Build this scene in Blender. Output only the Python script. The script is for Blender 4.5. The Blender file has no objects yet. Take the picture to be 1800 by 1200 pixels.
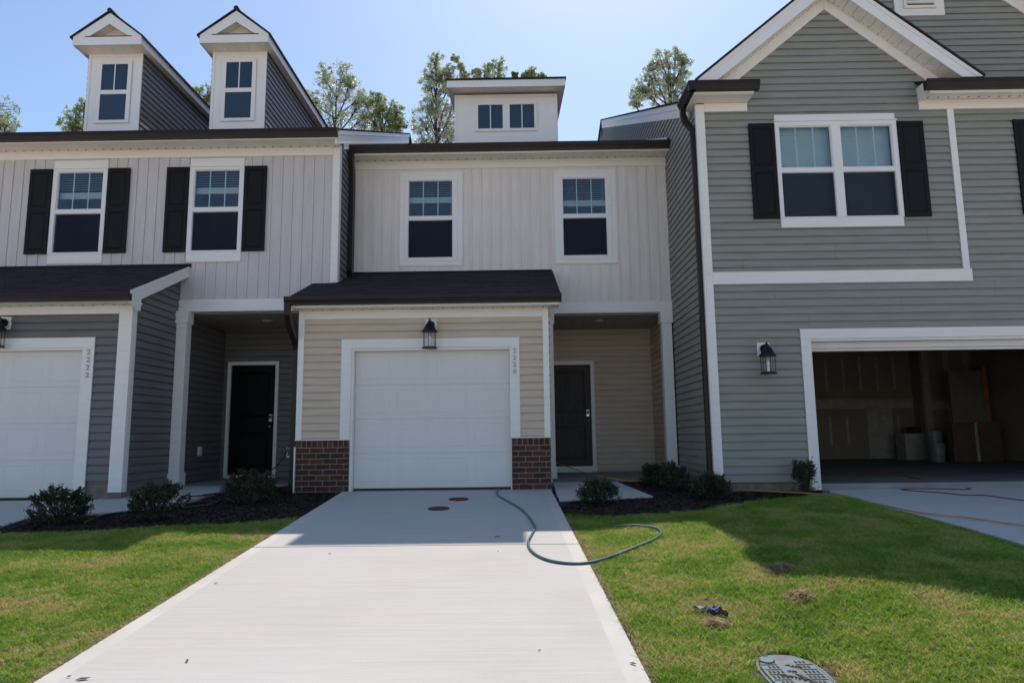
import bpy, bmesh, math, random
import numpy as np
from mathutils import Vector, Matrix

sc = bpy.context.scene
R = math.radians
# ------------------------------------------------------------------ camera
def cam_axes(p, y, r):
    F = Vector((math.sin(y)*math.cos(p), math.cos(y)*math.cos(p), math.sin(p)))
    Rt = Vector((math.cos(y), -math.sin(y), 0)); U = Rt.cross(F)
    return Rt*math.cos(r)+U*math.sin(r), U*math.cos(r)-Rt*math.sin(r), F
cd = bpy.data.cameras.new('camera'); cam = bpy.data.objects.new('camera', cd); sc.collection.objects.link(cam)
cd.sensor_width = 36; cd.lens = 36*1195.127/1800; cd.clip_start = .05; cd.clip_end = 1500
cr, cu, cf = cam_axes(R(7.802), R(-.5093), R(-.7018))
M = Matrix.Identity(4)
for i in range(3):
    M[i][0] = cr[i]; M[i][1] = cu[i]; M[i][2] = -cf[i]
M.translation = Vector((.3252, -10.2013, .8811))
cam.matrix_world = M
sc.camera = cam
# ------------------------------------------------------------------ sky and sun
SUN = Vector((.12, .706, 1.0)).normalized()
w = bpy.data.worlds.new('World'); sc.world = w; w.use_nodes = True
nt = w.node_tree; bg = nt.nodes['Background']
sky = nt.nodes.new('ShaderNodeTexSky'); sky.sky_type = 'NISHITA'; sky.sun_disc = False
sky.sun_elevation = math.asin(SUN.z); sky.sun_rotation = math.atan2(SUN.x, SUN.y)
sky.air_density = 1.0; sky.dust_density = .6; sky.ozone_density = 2.2; sky.altitude = 50
nt.links.new(sky.outputs[0], bg.inputs[0]); bg.inputs[1].default_value = .15
sd = bpy.data.lights.new('sun', 'SUN'); sun = bpy.data.objects.new('sun', sd); sc.collection.objects.link(sun)
sd.energy = 3.75; sd.angle = R(.53); sd.color = (1, .93, .83)
sun.rotation_euler = (-SUN).to_track_quat('-Z', 'Y').to_euler(); sun.location = (0, 20, 30)
sc.view_settings.view_transform = 'Standard'; sc.view_settings.look = 'None'
sc.view_settings.exposure = 0.22; sc.view_settings.gamma = 1; sc.view_settings.use_curve_mapping = False
sc.cycles.max_bounces = 8; sc.cycles.transparent_max_bounces = 16

# ------------------------------------------------------------------ materials
MATS = {}
def mat(name, col, rough=.6, var=.06, scale=4, bump=0, bscale=60, stretch=(1, 1, 1), metal=0, spec=.5, trans=None, col2=None, c2scale=None, detail=5):
    m = bpy.data.materials.new(name); m.use_nodes = True; n = m.node_tree.nodes; L = m.node_tree.links
    b = n['Principled BSDF']; b.inputs['Roughness'].default_value = rough; b.inputs['Metallic'].default_value = metal
    b.inputs['Specular IOR Level'].default_value = spec
    tc = n.new('ShaderNodeNewGeometry'); mp = n.new('ShaderNodeMapping'); mp.inputs['Scale'].default_value = stretch
    L.new(tc.outputs['Position'], mp.inputs['Vector'])
    no = n.new('ShaderNodeTexNoise'); no.inputs['Scale'].default_value = c2scale or scale; no.inputs['Detail'].default_value = detail
    L.new(mp.outputs[0], no.inputs['Vector'])
    cr_ = n.new('ShaderNodeValToRGB'); e = cr_.color_ramp.elements
    a = col; c2 = col2 or tuple(c*(1-2.2*var) for c in col)
    e[0].position = .35; e[1].position = .65
    e[0].color = (*c2, 1); e[1].color = (*(c if col2 else min(1, c*(1+1.2*var)) for c in a), 1)
    L.new(no.outputs[0], cr_.inputs[0]); L.new(cr_.outputs[0], b.inputs['Base Color'])
    if bump:
        n2 = n.new('ShaderNodeTexNoise'); n2.inputs['Scale'].default_value = bscale; n2.inputs['Detail'].default_value = 4
        L.new(mp.outputs[0], n2.inputs['Vector'])
        bp = n.new('ShaderNodeBump'); bp.inputs['Strength'].default_value = bump; bp.inputs['Distance'].default_value = .01
        L.new(n2.outputs[0], bp.inputs['Height']); L.new(bp.outputs[0], b.inputs['Normal'])
    if trans:
        out = n['Material Output']; t = n.new('ShaderNodeBsdfTranslucent'); mx = n.new('ShaderNodeMixShader')
        mx.inputs[0].default_value = trans; L.new(cr_.outputs[0], t.inputs[0])
        L.new(b.outputs[0], mx.inputs[1]); L.new(t.outputs[0], mx.inputs[2]); L.new(mx.outputs[0], out.inputs[0])
    MATS[name] = m; return m
WHITE = mat('white_trim', (.83, .775, .715), .45, .015, 3, .04, 25, (1, 1, 6))
WPANEL = mat('white_panel', (.82, .78, .75), .5, .01, 3)
SOFF = mat('soffit_vinyl', (.82, .755, .66), .5, .03, 3)
DOORW = mat('garage_door_white', (.74, .70, .65), .5, .008, 2, .05, 40, (4, 4, .6))
TAN = mat('tan_vinyl', (.60, .47, .355), .55, .035, 2, .05, 30, (1, 1, 8))
TAUPE = mat('taupe_board_vinyl', (.765, .675, .61), .55, .025, 2, .04, 30, (8, 8, 1))
GREYB = mat('grey_board_vinyl', (.59, .53, .51), .55, .025, 2, .04, 30, (8, 8, 1))
SAGE = mat('sage_vinyl', (.272, .262, .222), .55, .04, 2, .05, 30, (1, 1, 8))
SLATE = mat('slate_vinyl', (.150, .136, .134), .55, .05, 2, .05, 30, (1, 1, 8))
SHEATH = mat('sheathing', (.12, .11, .10), .9)
BLACK = mat('black_shutter', (.008, .006, .0065), .55, .1, 5, .05, 40, spec=.22)
BRONZE = mat('bronze_gutter', (.022, .013, .010), .4, .1, 5, spec=.28)
LAMP = mat('black_lantern_metal', (.008, .007, .007), .45, .1, spec=.3)
DDOOR = mat('charcoal_door', (.060, .047, .042), .5, .08, 3, .08, 30, (6, 6, 1), spec=.2)
BDOOR = mat('black_door', (.004, .0035, .0035), .5, .08, spec=.15)
NICKEL = mat('nickel', (.55, .53, .5), .3, .03, metal=.9)
def shingle_mat():
    m = bpy.data.materials.new('shingles'); m.use_nodes = True; n = m.node_tree.nodes; L = m.node_tree.links
    b = n['Principled BSDF']; b.inputs['Roughness'].default_value = .9; b.inputs['Specular IOR Level'].default_value = .25
    g = n.new('ShaderNodeNewGeometry'); mp = n.new('ShaderNodeMapping'); mp.inputs['Scale'].default_value = (1, 1.09, 0); L.new(g.outputs['Position'], mp.inputs['Vector'])
    br = n.new('ShaderNodeTexBrick'); br.inputs['Scale'].default_value = 1; br.inputs['Brick Width'].default_value = .21; br.inputs['Row Height'].default_value = .143; br.inputs['Mortar Size'].default_value = .003
    br.inputs['Color1'].default_value = (.056, .043, .053, 1); br.inputs['Color2'].default_value = (.034, .027, .035, 1); br.inputs['Mortar'].default_value = (.014, .012, .015, 1); L.new(mp.outputs[0], br.inputs['Vector'])
    no = n.new('ShaderNodeTexNoise'); no.inputs['Scale'].default_value = 140; L.new(g.outputs['Position'], no.inputs['Vector'])
    mx = n.new('ShaderNodeMix'); mx.data_type = 'RGBA'; mx.blend_type = 'MULTIPLY'; mx.inputs[0].default_value = .5; L.new(br.outputs[0], mx.inputs[6]); L.new(no.outputs[0], mx.inputs[7])
    L.new(mx.outputs[2], b.inputs['Base Color']); bp = n.new('ShaderNodeBump'); bp.inputs['Strength'].default_value = .5; bp.inputs['Distance'].default_value = .006; L.new(no.outputs[0], bp.inputs['Height']); L.new(bp.outputs[0], b.inputs['Normal'])
    return m
SHING = shingle_mat()
def concrete():
    m = bpy.data.materials.new('broomed_concrete'); m.use_nodes = True; n = m.node_tree.nodes; L = m.node_tree.links
    b = n['Principled BSDF']; b.inputs['Roughness'].default_value = .85; b.inputs['Specular IOR Level'].default_value = .3
    g = n.new('ShaderNodeNewGeometry')
    def noise(sc_, stretch, det=4, ro=.5):
        mp = n.new('ShaderNodeMapping'); mp.inputs['Scale'].default_value = stretch; L.new(g.outputs['Position'], mp.inputs['Vector'])
        t = n.new('ShaderNodeTexNoise'); t.inputs['Scale'].default_value = sc_; t.inputs['Detail'].default_value = det; t.inputs['Roughness'].default_value = ro; L.new(mp.outputs[0], t.inputs['Vector']); return t.outputs[0]
    def mth(op, a, b_):
        k = n.new('ShaderNodeMath'); k.operation = op
        for q, v in ((0, a), (1, b_)):
            if isinstance(v, (int, float)): k.inputs[q].default_value = v
            else: L.new(v, k.inputs[q])
        return k.outputs[0]
    s1 = noise(1, (.55, 22, 1), 6, .7); s2 = noise(1, (2.0, 90, 1), 3, .6); s3 = noise(150, (1, 1, 1), 2); s4 = noise(.55, (1, 1.6, 1), 5, .6)
    v = mth('ADD', mth('ADD', mth('MULTIPLY', mth('SUBTRACT', s1, .5), .22), mth('MULTIPLY', mth('SUBTRACT', s2, .5), .26)), mth('ADD', mth('MULTIPLY', mth('SUBTRACT', s3, .5), .26), mth('MULTIPLY', mth('SUBTRACT', s4, .5), .26)))
    f = mth('ADD', v, .985)
    rp = n.new('ShaderNodeValToRGB'); e = rp.color_ramp.elements; e[0].position = .45; e[0].color = (.525, .498, .462, 1); e[1].position = .62; e[1].color = (.530, .488, .452, 1); L.new(noise(.8, (1, 1.8, 1), 3), rp.inputs[0])
    mx = n.new('ShaderNodeVectorMath'); mx.operation = 'SCALE'; L.new(rp.outputs[0], mx.inputs[0]); L.new(f, mx.inputs['Scale']); L.new(mx.outputs[0], b.inputs['Base Color'])
    bp = n.new('ShaderNodeBump'); bp.inputs['Strength'].default_value = .22; bp.inputs['Distance'].default_value = .004; L.new(s2, bp.inputs['Height']); L.new(bp.outputs[0], b.inputs['Normal'])
    return m
CONC = concrete()
CONCE = mat('troweled_concrete', (.56, .525, .475), .8, .03, 3, .1, 60, detail=9)
PCEIL = mat('shaded_porch_ceiling_vinyl', (.34, .31, .28), .6, .03, 3)  # soffit vinyl darkened so the porch ceilings read as deeper shade
CONC2 = mat('shaded_porch_concrete', (.27, .255, .24), .85, .05, 2, .2, 80)  # concrete colour darkened to deepen the shade inside the porches
JOINT = mat('joint_filler', (.16, .14, .12), .95, .1, 30)
FOUND = mat('foundation', (.20, .17, .13), .9, .1, 12, .4, 60)
MORT = mat('mortar', (.30, .26, .21), .95, .1, 30, .4, 120)
BR1 = mat('brick_red', (.115, .034, .022), .9, .1, 30, .5, 120, col2=(.075, .024, .018), c2scale=25)
BR2 = mat('brick_brown', (.085, .032, .022), .9, .1, 30, .5, 120, col2=(.055, .022, .017), c2scale=25)
BR3 = mat('brick_dark', (.066, .028, .020), .9, .1, 30, .5, 120, col2=(.045, .021, .016), c2scale=25)
BR4 = mat('brick_orange', (.15, .048, .026), .9, .1, 30, .5, 120, col2=(.10, .035, .022), c2scale=25)
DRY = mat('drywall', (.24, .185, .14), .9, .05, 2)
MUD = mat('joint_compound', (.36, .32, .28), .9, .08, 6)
CARD = mat('cardboard', (.12, .075, .045), .9, .08, 5)
SLABM = mat('primed_door', (.17, .15, .12), .7)
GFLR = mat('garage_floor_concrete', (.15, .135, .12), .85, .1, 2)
WOODY = mat('pine_stud', (.30, .12, .04), .8, .1, 5)
ROOMM = mat('room_paint', (.16, .16, .21), .9)
BLIND = mat('blind_white', (.58, .66, .64), .5, .02)
MUNT = mat('muntin_white', (.55, .66, .68), .4, .02)
MULCH = mat('mulch', (.034, .019, .012), .95, .2, 20, .8, 60, col2=(.014, .009, .007), c2scale=14)
CHIP = mat('mulch_chip', (.060, .032, .019), .95, .2, 20, col2=(.014, .008, .006), c2scale=9)
SOIL = mat('lawn_soil', (.13, .085, .045), .95, .2, 12, .8, 60, col2=(.055, .07, .02), c2scale=7)
HOSE = mat('hose_green', (.05, .13, .125), .4, .1)
HOSEB = mat('hose_black', (.02, .025, .03), .4, .1)
CORDY = mat('cord_yellow', (.62, .30, .04), .6, .1)
CORDR = mat('cord_red', (.16, .02, .025), .6, .1)
RUST = mat('rust', (.13, .035, .018), .9, .2, 20, .4, 90, col2=(.06, .018, .012), c2scale=30)
LIDM = mat('lid_paint', (.13, .20, .245), .7, .08, 12, .3, 60, col2=(.12, .115, .10), c2scale=9)
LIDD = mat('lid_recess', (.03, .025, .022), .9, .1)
STRAW = mat('dry_straw', (.60, .46, .27), .9, .1, 30, col2=(.22, .12, .06), c2scale=20, trans=.3)
LEAFD = mat('dead_leaf', (.10, .045, .03), .8, .2, 30)
BARK = mat('bark', (.075, .06, .05), .95, .2, 8, .5, 30)
LF = mat('tree_leaf', (.46, .52, .25), .45, .1, 2, col2=(.20, .27, .09), c2scale=1.3, trans=.5)
LF2 = mat('tree_leaf_pale', (.66, .70, .52), .3, .1, 2, col2=(.32, .37, .20), c2scale=1.3, trans=.5)
SH = mat('shrub_leaf', (.050, .078, .024), .5, .1, 2, col2=(.014, .026, .009), c2scale=14, trans=.2)
SH2 = mat('shrub_leaf_light', (.058, .085, .032), .5, .1, 2, col2=(.022, .038, .014), c2scale=14, trans=.2)
GROUND = mat('far_ground', (.60, .51, .41), .95, .1, .3)
TWIG = mat('twig', (.05, .035, .025), .9, .1)
BUCK = mat('bucket_plastic', (.17, .20, .20), .4, .05)
BLUEP = mat('blue_cloth', (.012, .035, .075), .6, .1, 60, col2=(.22, .28, .34), c2scale=22)
BLK2 = mat('black_plastic', (.012, .012, .014), .4, .1)
ORG = mat('orange_plastic', (.7, .2, .03), .5, .05)
DIG = mat('number_plate_beige', (.46, .40, .35), .5, .03)

def grass_mat():
    m = bpy.data.materials.new('grass_blade'); m.use_nodes = True; n = m.node_tree.nodes; L = m.node_tree.links
    b = n['Principled BSDF']; b.inputs['Roughness'].default_value = .5; b.inputs['Specular IOR Level'].default_value = .35
    g = n.new('ShaderNodeNewGeometry')
    n1 = n.new('ShaderNodeTexNoise'); n1.inputs['Scale'].default_value = 2.1; n1.inputs['Detail'].default_value = 7; n1.inputs['Roughness'].default_value = .68
    n2 = n.new('ShaderNodeTexNoise'); n2.inputs['Scale'].default_value = 34; n2.inputs['Detail'].default_value = 3
    L.new(g.outputs['Position'], n1.inputs['Vector']); L.new(g.outputs['Position'], n2.inputs['Vector'])
    r1 = n.new('ShaderNodeValToRGB'); e = r1.color_ramp.elements
    e[0].position = .36; e[0].color = (.185, .315, .040, 1)
    e[1].position = .68; e[1].color = (.58, .42, .21, 1)
    k = e.new(.50); k.color = (.29, .42, .060, 1)
    k = e.new(.575); k.color = (.48, .47, .15, 1)
    ad = n.new('ShaderNodeMath'); ad.operation = 'MULTIPLY_ADD'; ad.inputs[1].default_value = .62; 
    L.new(n2.outputs[0], ad.inputs[0]); 
    sb = n.new('ShaderNodeMath'); sb.operation = 'ADD'; sb.inputs[1].default_value = -.325
    L.new(n1.outputs[0], sb.inputs[0]); L.new(sb.outputs[0], ad.inputs[2]); L.new(ad.outputs[0], r1.inputs[0])
    L.new(r1.outputs[0], b.inputs['Base Color'])
    t = n.new('ShaderNodeBsdfTranslucent'); mx = n.new('ShaderNodeMixShader'); mx.inputs[0].default_value = .55
    L.new(r1.outputs[0], t.inputs[0]); L.new(b.outputs[0], mx.inputs[1]); L.new(t.outputs[0], mx.inputs[2])
    L.new(mx.outputs[0], n['Material Output'].inputs[0]); return m
GRASS = grass_mat()
def glass_mat(name, base, tint=(.8, .87, .9), gl=1.0):
    m = bpy.data.materials.new(name); m.use_nodes = True; n = m.node_tree.nodes; L = m.node_tree.links
    n.remove(n['Principled BSDF']); o = n['Material Output']
    tr = n.new('ShaderNodeBsdfTransparent'); tr.inputs[0].default_value = (*tint, 1)
    gs = n.new('ShaderNodeBsdfGlossy'); gs.inputs['Roughness'].default_value = .02; gs.inputs[0].default_value = (gl*.78, gl*.86, gl, 1)
    fr = n.new('ShaderNodeFresnel'); fr.inputs[0].default_value = base
    mx = n.new('ShaderNodeMixShader'); ge = n.new('ShaderNodeNewGeometry'); iv = n.new('ShaderNodeMath'); iv.operation = 'SUBTRACT'; iv.inputs[0].default_value = 1; L.new(ge.outputs['Backfacing'], iv.inputs[1])
    mu = n.new('ShaderNodeMath'); mu.operation = 'MULTIPLY'; L.new(fr.outputs[0], mu.inputs[0]); L.new(iv.outputs[0], mu.inputs[1])
    L.new(mu.outputs[0], mx.inputs[0]); L.new(tr.outputs[0], mx.inputs[1]); L.new(gs.outputs[0], mx.inputs[2])
    L.new(mx.outputs[0], o.inputs[0]); return m
GLASS = glass_mat('window_glass', 1.75, (.88, .92, .925))
CLEAR = glass_mat('lantern_glass', 1.35, (.97, .97, .97))
def screen_mat():
    m = bpy.data.materials.new('insect_screen_mesh'); m.use_nodes = True; n = m.node_tree.nodes; L = m.node_tree.links
    b = n['Principled BSDF']; b.inputs['Base Color'].default_value = (.012, .013, .024, 1); b.inputs['Roughness'].default_value = .8; b.inputs['Specular IOR Level'].default_value = .2
    tr = n.new('ShaderNodeBsdfTransparent'); mx = n.new('ShaderNodeMixShader'); mx.inputs[0].default_value = .45
    L.new(tr.outputs[0], mx.inputs[1]); L.new(b.outputs[0], mx.inputs[2]); L.new(mx.outputs[0], n['Material Output'].inputs[0]); return m
SCREEN = screen_mat()

# ------------------------------------------------------------------ object helpers
WPOS = {}
def wpos(o): return WPOS.get(o.name, Vector((0, 0, 0)))
def link(o, parent, world):
    sc.collection.objects.link(o); world = Vector(world); WPOS[o.name] = world
    if parent is not None:
        o.parent = parent; o.location = world-wpos(parent)
    else: o.location = world
    return o
def tag(o, label=None, cat=None, group=None, kind=None):
    if label: o['label'] = label
    if cat: o['category'] = cat
    if group: o['group'] = group
    if kind: o['kind'] = kind
    return o
def empty(name, loc, parent=None):
    return link(bpy.data.objects.new(name, None), parent, loc)
class MB:
    def __init__(s): s.v = []; s.f = []
    def ext(s, poly, vec):
        n = len(poly); b = len(s.v); vec = Vector(vec)
        s.v += [tuple(p) for p in poly]+[tuple(Vector(p)+vec) for p in poly]
        s.f.append(tuple(range(b, b+n))); s.f.append(tuple(range(b+2*n-1, b+n-1, -1)))
        for i in range(n): j = (i+1) % n; s.f.append((b+i, b+n+i, b+n+j, b+j))
        return s
    def box(s, x0, x1, y0, y1, z0, z1):
        return s.ext([(x0, y0, z0), (x1, y0, z0), (x1, y1, z0), (x0, y1, z0)], (0, 0, z1-z0))
    def cyl(s, c, r, h, n=16, r2=None, axis='z'):
        b = len(s.v); r2 = r if r2 is None else r2
        for k, (rr, hh) in enumerate(((r, 0), (r2, h))):
            for i in range(n):
                a = 2*math.pi*i/n; p = (rr*math.cos(a), rr*math.sin(a), hh)
                if axis == 'y': p = (p[0], p[2], p[1])
                s.v.append((c[0]+p[0], c[1]+p[1], c[2]+p[2]))
        s.f.append(tuple(range(b+n-1, b-1, -1))); s.f.append(tuple(range(b+n, b+2*n)))
        for i in range(n): j = (i+1) % n; s.f.append((b+i, b+j, b+n+j, b+n+i))
        return s
    def tube(s, pts, r, n=8, rect=None):
        pts = [Vector(p) for p in pts]; b0 = len(s.v)
        for i, p in enumerate(pts):
            d = (pts[min(i+1, len(pts)-1)]-pts[max(i-1, 0)]).normalized()
            up = Vector((0, 0, 1)) if abs(d.z) < .95 else Vector((1, 0, 0))
            sd_ = d.cross(up).normalized(); u2 = sd_.cross(d).normalized()
            rr = r[i] if isinstance(r, (list, tuple)) else r
            if rect:
                for (a, c) in ((-1, -1), (1, -1), (1, 1), (-1, 1)): s.v.append(tuple(p+Vector((1, 0, 0))*(a*rect[0]/2)+(Vector((1, 0, 0)).cross(d).normalized())*(c*rect[1]/2)))
            else:
                for k in range(n):
                    a = 2*math.pi*k/n; s.v.append(tuple(p+sd_*rr*math.cos(a)+u2*rr*math.sin(a)))
        m = 4 if rect else n
        for i in range(len(pts)-1):
            for k in range(m):
                j = (k+1) % m; a = b0+i*m
                s.f.append((a+k, a+j, a+m+j, a+m+k))
        s.f.append(tuple(range(b0+m-1, b0-1, -1))); e = b0+(len(pts)-1)*m; s.f.append(tuple(range(e, e+m)))
        return s
    def obj(s, name, m, parent=None, pivot=None, bevel=0, smooth=False, recalc=True):
        vs = np.array(s.v, dtype=float)
        if pivot is None: pivot = (vs.min(0)+vs.max(0))/2
        pivot = Vector([float(a) for a in pivot]); me = bpy.data.meshes.new(name)
        me.from_pydata([tuple(float(c) for c in r) for r in (vs-np.array(pivot))], [], s.f)
        if recalc:
            bm = bmesh.new(); bm.from_mesh(me); bmesh.ops.recalc_face_normals(bm, faces=bm.faces[:])
            if bevel: bmesh.ops.bevel(bm, geom=bm.edges[:], offset=bevel, segments=1, affect='EDGES', clamp_overlap=True)
            bm.to_mesh(me); bm.free()
        if smooth: me.polygons.foreach_set('use_smooth', [True]*len(me.polygons))
        me.materials.append(m)
        return link(bpy.data.objects.new(name, me), parent, pivot)
def box(name, m, parent, x0, x1, y0, y1, z0, z1, bevel=.002):
    return MB().box(x0, x1, y0, y1, z0, z1).obj(name, m, parent, bevel=bevel)

# ------------------------------------------------------------------ siding
EXP = .1143
_pl = {}
def plank_mesh(m):
    if m.name in _pl: return _pl[m.name]
    pr = [(0, 0), (.023, .0), (.0225, .009), (.015, .078), (.004, .106), (0, EXP)]
    v = [(x, -o, z) for x in (0, 1) for o, z in pr]; n = len(pr); f = []
    for i in range(1, n): f.append((i-1, n+i-1, n+i, i))
    f.append(tuple(range(n))[::-1]); f.append(tuple(range(n, 2*n)))
    me = bpy.data.meshes.new('siding_plank'); me.from_pydata(v, [], f)
    bm = bmesh.new(); bm.from_mesh(me); bmesh.ops.recalc_face_normals(bm, faces=bm.faces[:]); bm.to_mesh(me); bm.free()
    me.materials.append(m); _pl[m.name] = me; return me
def backing(name, parent, org, rot, cells, m, t=.10, polys=()):
    mb = MB(); c, s = math.cos(rot), math.sin(rot)
    T = lambda u, o, z: (org[0]+u*c+o*s, org[1]+u*s-o*c, z)
    for (u0, u1, z0, z1) in cells:
        mb.ext([T(u0, -.001, z0), T(u1, -.001, z0), T(u1, -.001, z1), T(u0, -.001, z1)], Vector(T(0, -t, 0))-Vector(T(0, 0, 0)))
    for p in polys:
        mb.ext([T(u, -.001, z) for u, z in p], Vector(T(0, -t, 0))-Vector(T(0, 0, 0)))
    return mb.obj(name, m, parent), T
def cells_of(u0, u1, z0, z1, holes):
    zs = sorted({z0, z1}|{min(max(h[k], z0), z1) for h in holes for k in (2, 3)}); out = []
    for a, b in zip(zs, zs[1:]):
        if b-a < 1e-4: continue
        zm = (a+b)/2; cur = u0
        for h in sorted(h for h in holes if h[2] < zm < h[3]):
            if h[0] > cur: out.append((cur, h[0], a, b))
            cur = max(cur, h[1])
        if cur < u1: out.append((cur, u1, a, b))
    return out
def hsiding(parent, org, rot, u0, u1, z0, z1, phase, m, holes=(), clip=None, polys=None, t=.10, name='wall'):
    cells = cells_of(u0, u1, z0, z1, holes) if polys is None else polys[0]
    wl, T = backing(name, parent, org, rot, cells, m, t, () if polys is None else polys[1])
    me = plank_mesh(m); k = math.ceil((z0-.03-phase)/EXP)
    while True:
        zb = phase+k*EXP; k += 1
        if zb > z1-.012: break
        a, b = (u0, u1) if clip is None else clip(zb, zb+EXP)
        a = max(a, u0); b = min(b, u1)
        if b-a < .03: continue
        cur = a; segs = []
        for h in sorted(h for h in holes if h[2] < zb+EXP-.02 and h[3] > zb+.02):
            if h[0] > cur: segs.append((cur, min(h[0], b)))
            cur = max(cur, h[1])
        if cur < b: segs.append((cur, b))
        sg2 = []
        for (s0, s1) in segs:
            off = (((k//2)*1.37) % 3.2)+.5; q = s0
            while s1-q > 3.5 and s1-(q+off) > .5:
                sg2.append((q, q+off)); q += off; off = 3.2
            sg2.append((q, s1))
        for (s0, s1) in sg2:
            if s1-s0 < .02: continue
            if s0 > a+.01 and sg2.index((s0, s1)) > 0: s0 += .0025
            o = bpy.data.objects.new('siding_plank', me); link(o, wl, T(s0, .001*((k*7) % 3)/3, zb)); o.rotation_euler = (0, 0, rot); o.scale = (s1-s0, 1, 1)
    return wl
BW = .1778
def bprof(u):  # outward offset of the board profile at u in 0..BW
    if u < .0035: return .003
    if u <= .040: return .017
    if u < .0445: return .003
    return .006
_bd = {}
def vsiding(parent, y, x0, x1, z0, z1, m, holes=(), phase=0):
    wl, T = backing('wall', parent, (0, y), 0, cells_of(x0, x1, z0, z1, holes), m)
    k = math.floor((x0-phase)/BW)
    while phase+k*BW < x1-.01:
        ua, ub = phase+k*BW, phase+(k+1)*BW; b0 = ua; k += 1
        a, b = max(ua, x0), min(ub, x1)
        br = sorted({a, b}|{h[j] for h in holes for j in (0, 1) if a < h[j] < b})
        for p, q in zip(br, br[1:]):
            if q-p < .012: continue
            xm = (p+q)/2; cur = z0; segs = []
            for h in sorted((h for h in holes if h[0] < xm < h[1]), key=lambda h: h[2]):
                if h[2] > cur: segs.append((cur, h[2]))
                cur = max(cur, h[3])
            if cur < z1: segs.append((cur, z1))
            key = (m.name, round(p-b0, 3), round(q-b0, 3))
            if key not in _bd:
                us = sorted({p-b0, q-b0}|{u for u in (.0034, .0036, .0399, .0401, .0444, .0446) if p-b0 < u < q-b0})
                pts = [(us[0], 0)]+[(u, bprof(u-1e-6 if u == us[-1] else u+1e-6 if u == us[0] else u)) for u in us]+[(us[-1], 0)]
                _bd[key] = MB().ext([(u-us[0], -o, 0) for u, o in pts], (0, 0, 1))
                tmp = bpy.data.meshes.new('board_panel'); tmp.from_pydata(_bd[key].v, [], _bd[key].f)
                bm = bmesh.new(); bm.from_mesh(tmp); bmesh.ops.recalc_face_normals(bm, faces=bm.faces[:]); bm.to_mesh(tmp); bm.free()
                tmp.materials.append(m); _bd[key] = tmp
            for s0, s1 in segs:
                o = bpy.data.objects.new('board_panel', _bd[key]); link(o, wl, (p, y, s0)); o.scale = (1, 1, s1-s0)
    return wl

# ------------------------------------------------------------------ building parts
def panel_board(name, m, parent, x0, x1, z0, z1, y, T, rects, d=.008, b=.012, raise_=.004):
    """board facing -y with recessed/raised panels; rects in world x,z"""
    mb = MB(); xs = sorted({x0, x1}|{r[i] for r in rects for i in (0, 1)}); zs = sorted({z0, z1}|{r[i] for r in rects for i in (2, 3)})
    def quad(pts): k = len(mb.v); mb.v += pts; mb.f.append((k, k+1, k+2, k+3))
    for xa, xb in zip(xs, xs[1:]):
        for za, zb in zip(zs, zs[1:]):
            if any(r[0] < (xa+xb)/2 < r[1] and r[2] < (za+zb)/2 < r[3] for r in rects): continue
            quad([(xa, y, za), (xb, y, za), (xb, y, zb), (xa, y, zb)])
    for r in rects:
        rings = [(0, 0), (b, d), (2*b, d), (3*b, d-raise_)]
        R4 = [[(r[0]+i, y+q, r[2]+i), (r[1]-i, y+q, r[2]+i), (r[1]-i, y+q, r[3]-i), (r[0]+i, y+q, r[3]-i)] for i, q in rings]
        for A, B in zip(R4, R4[1:]):
            for i in range(4): j = (i+1) % 4; quad([A[i], A[j], B[j], B[i]])
        quad(R4[-1])
    Y = y+T
    quad([(x0, Y, z0), (x0, Y, z1), (x1, Y, z1), (x1, Y, z0)]); quad([(x0, y, z0), (x0, Y, z0), (x1, Y, z0), (x1, y, z0)])
    quad([(x0, y, z1), (x1, y, z1), (x1, Y, z1), (x0, Y, z1)]); quad([(x0, y, z0), (x0, y, z1), (x0, Y, z1), (x0, Y, z0)]); quad([(x1, y, z0), (x1, Y, z0), (x1, Y, z1), (x1, y, z1)])
    return mb.obj(name, m, parent, recalc=False)
def shutter(parent, x0, x1, z0, z1, y):
    h = z1-z0
    return panel_board('shutter', BLACK, parent, x0, x1, z0, z1, y-.045, .028, [(x0+.05, x1-.05, z0+.06, z0+h*.48), (x0+.05, x1-.05, z0+h*.55, z1-.06)], .010, .010, .008)
def gutter(parent, x0, x1, y, z, h=.13, d=.115, axis='x'):
    pr = [(0, 0), (.07, 0), (.078, .03), (.10, .075), (d, .10), (d, h), (d-.012, h), (d-.012, h-.02), (0, h-.02)]
    mb = MB()
    if axis == 'x': mb.ext([(x0, y-o, z+q) for o, q in pr], (x1-x0, 0, 0))
    else: mb.ext([(y-o, x0, z+q) for o, q in pr], (0, x1-x0, 0))
    g = mb.obj('gutter', BRONZE, parent); return g
def soffit(parent, x0, x1, y0, y1, z, step=.3048, m=None, vents=True):
    """separate soffit panels running front to back, underside at z"""
    s = MB().box(x0, x1, y0, y1, z+.014, z+.03).obj('soffit', SOFF, parent); x = x0
    while x < x1-.01:
        q = min(x+step, x1)
        MB().box(x+.002, q-.002, y0+.002, y1-.002, z, z+.013).obj('soffit_panel', m or SOFF, s, bevel=.0015)
        if vents:
            pass
        x = q
    if vents:
        vb = MB(); x = x0+.08
        while x < x1-.05:
            vb.box(x, x+.016, y1-.085, y1-.050, z-.0035, z-.0003); x += .1524
        o = vb.obj('soffit_vent', BLK2, s); 
    return s
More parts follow.
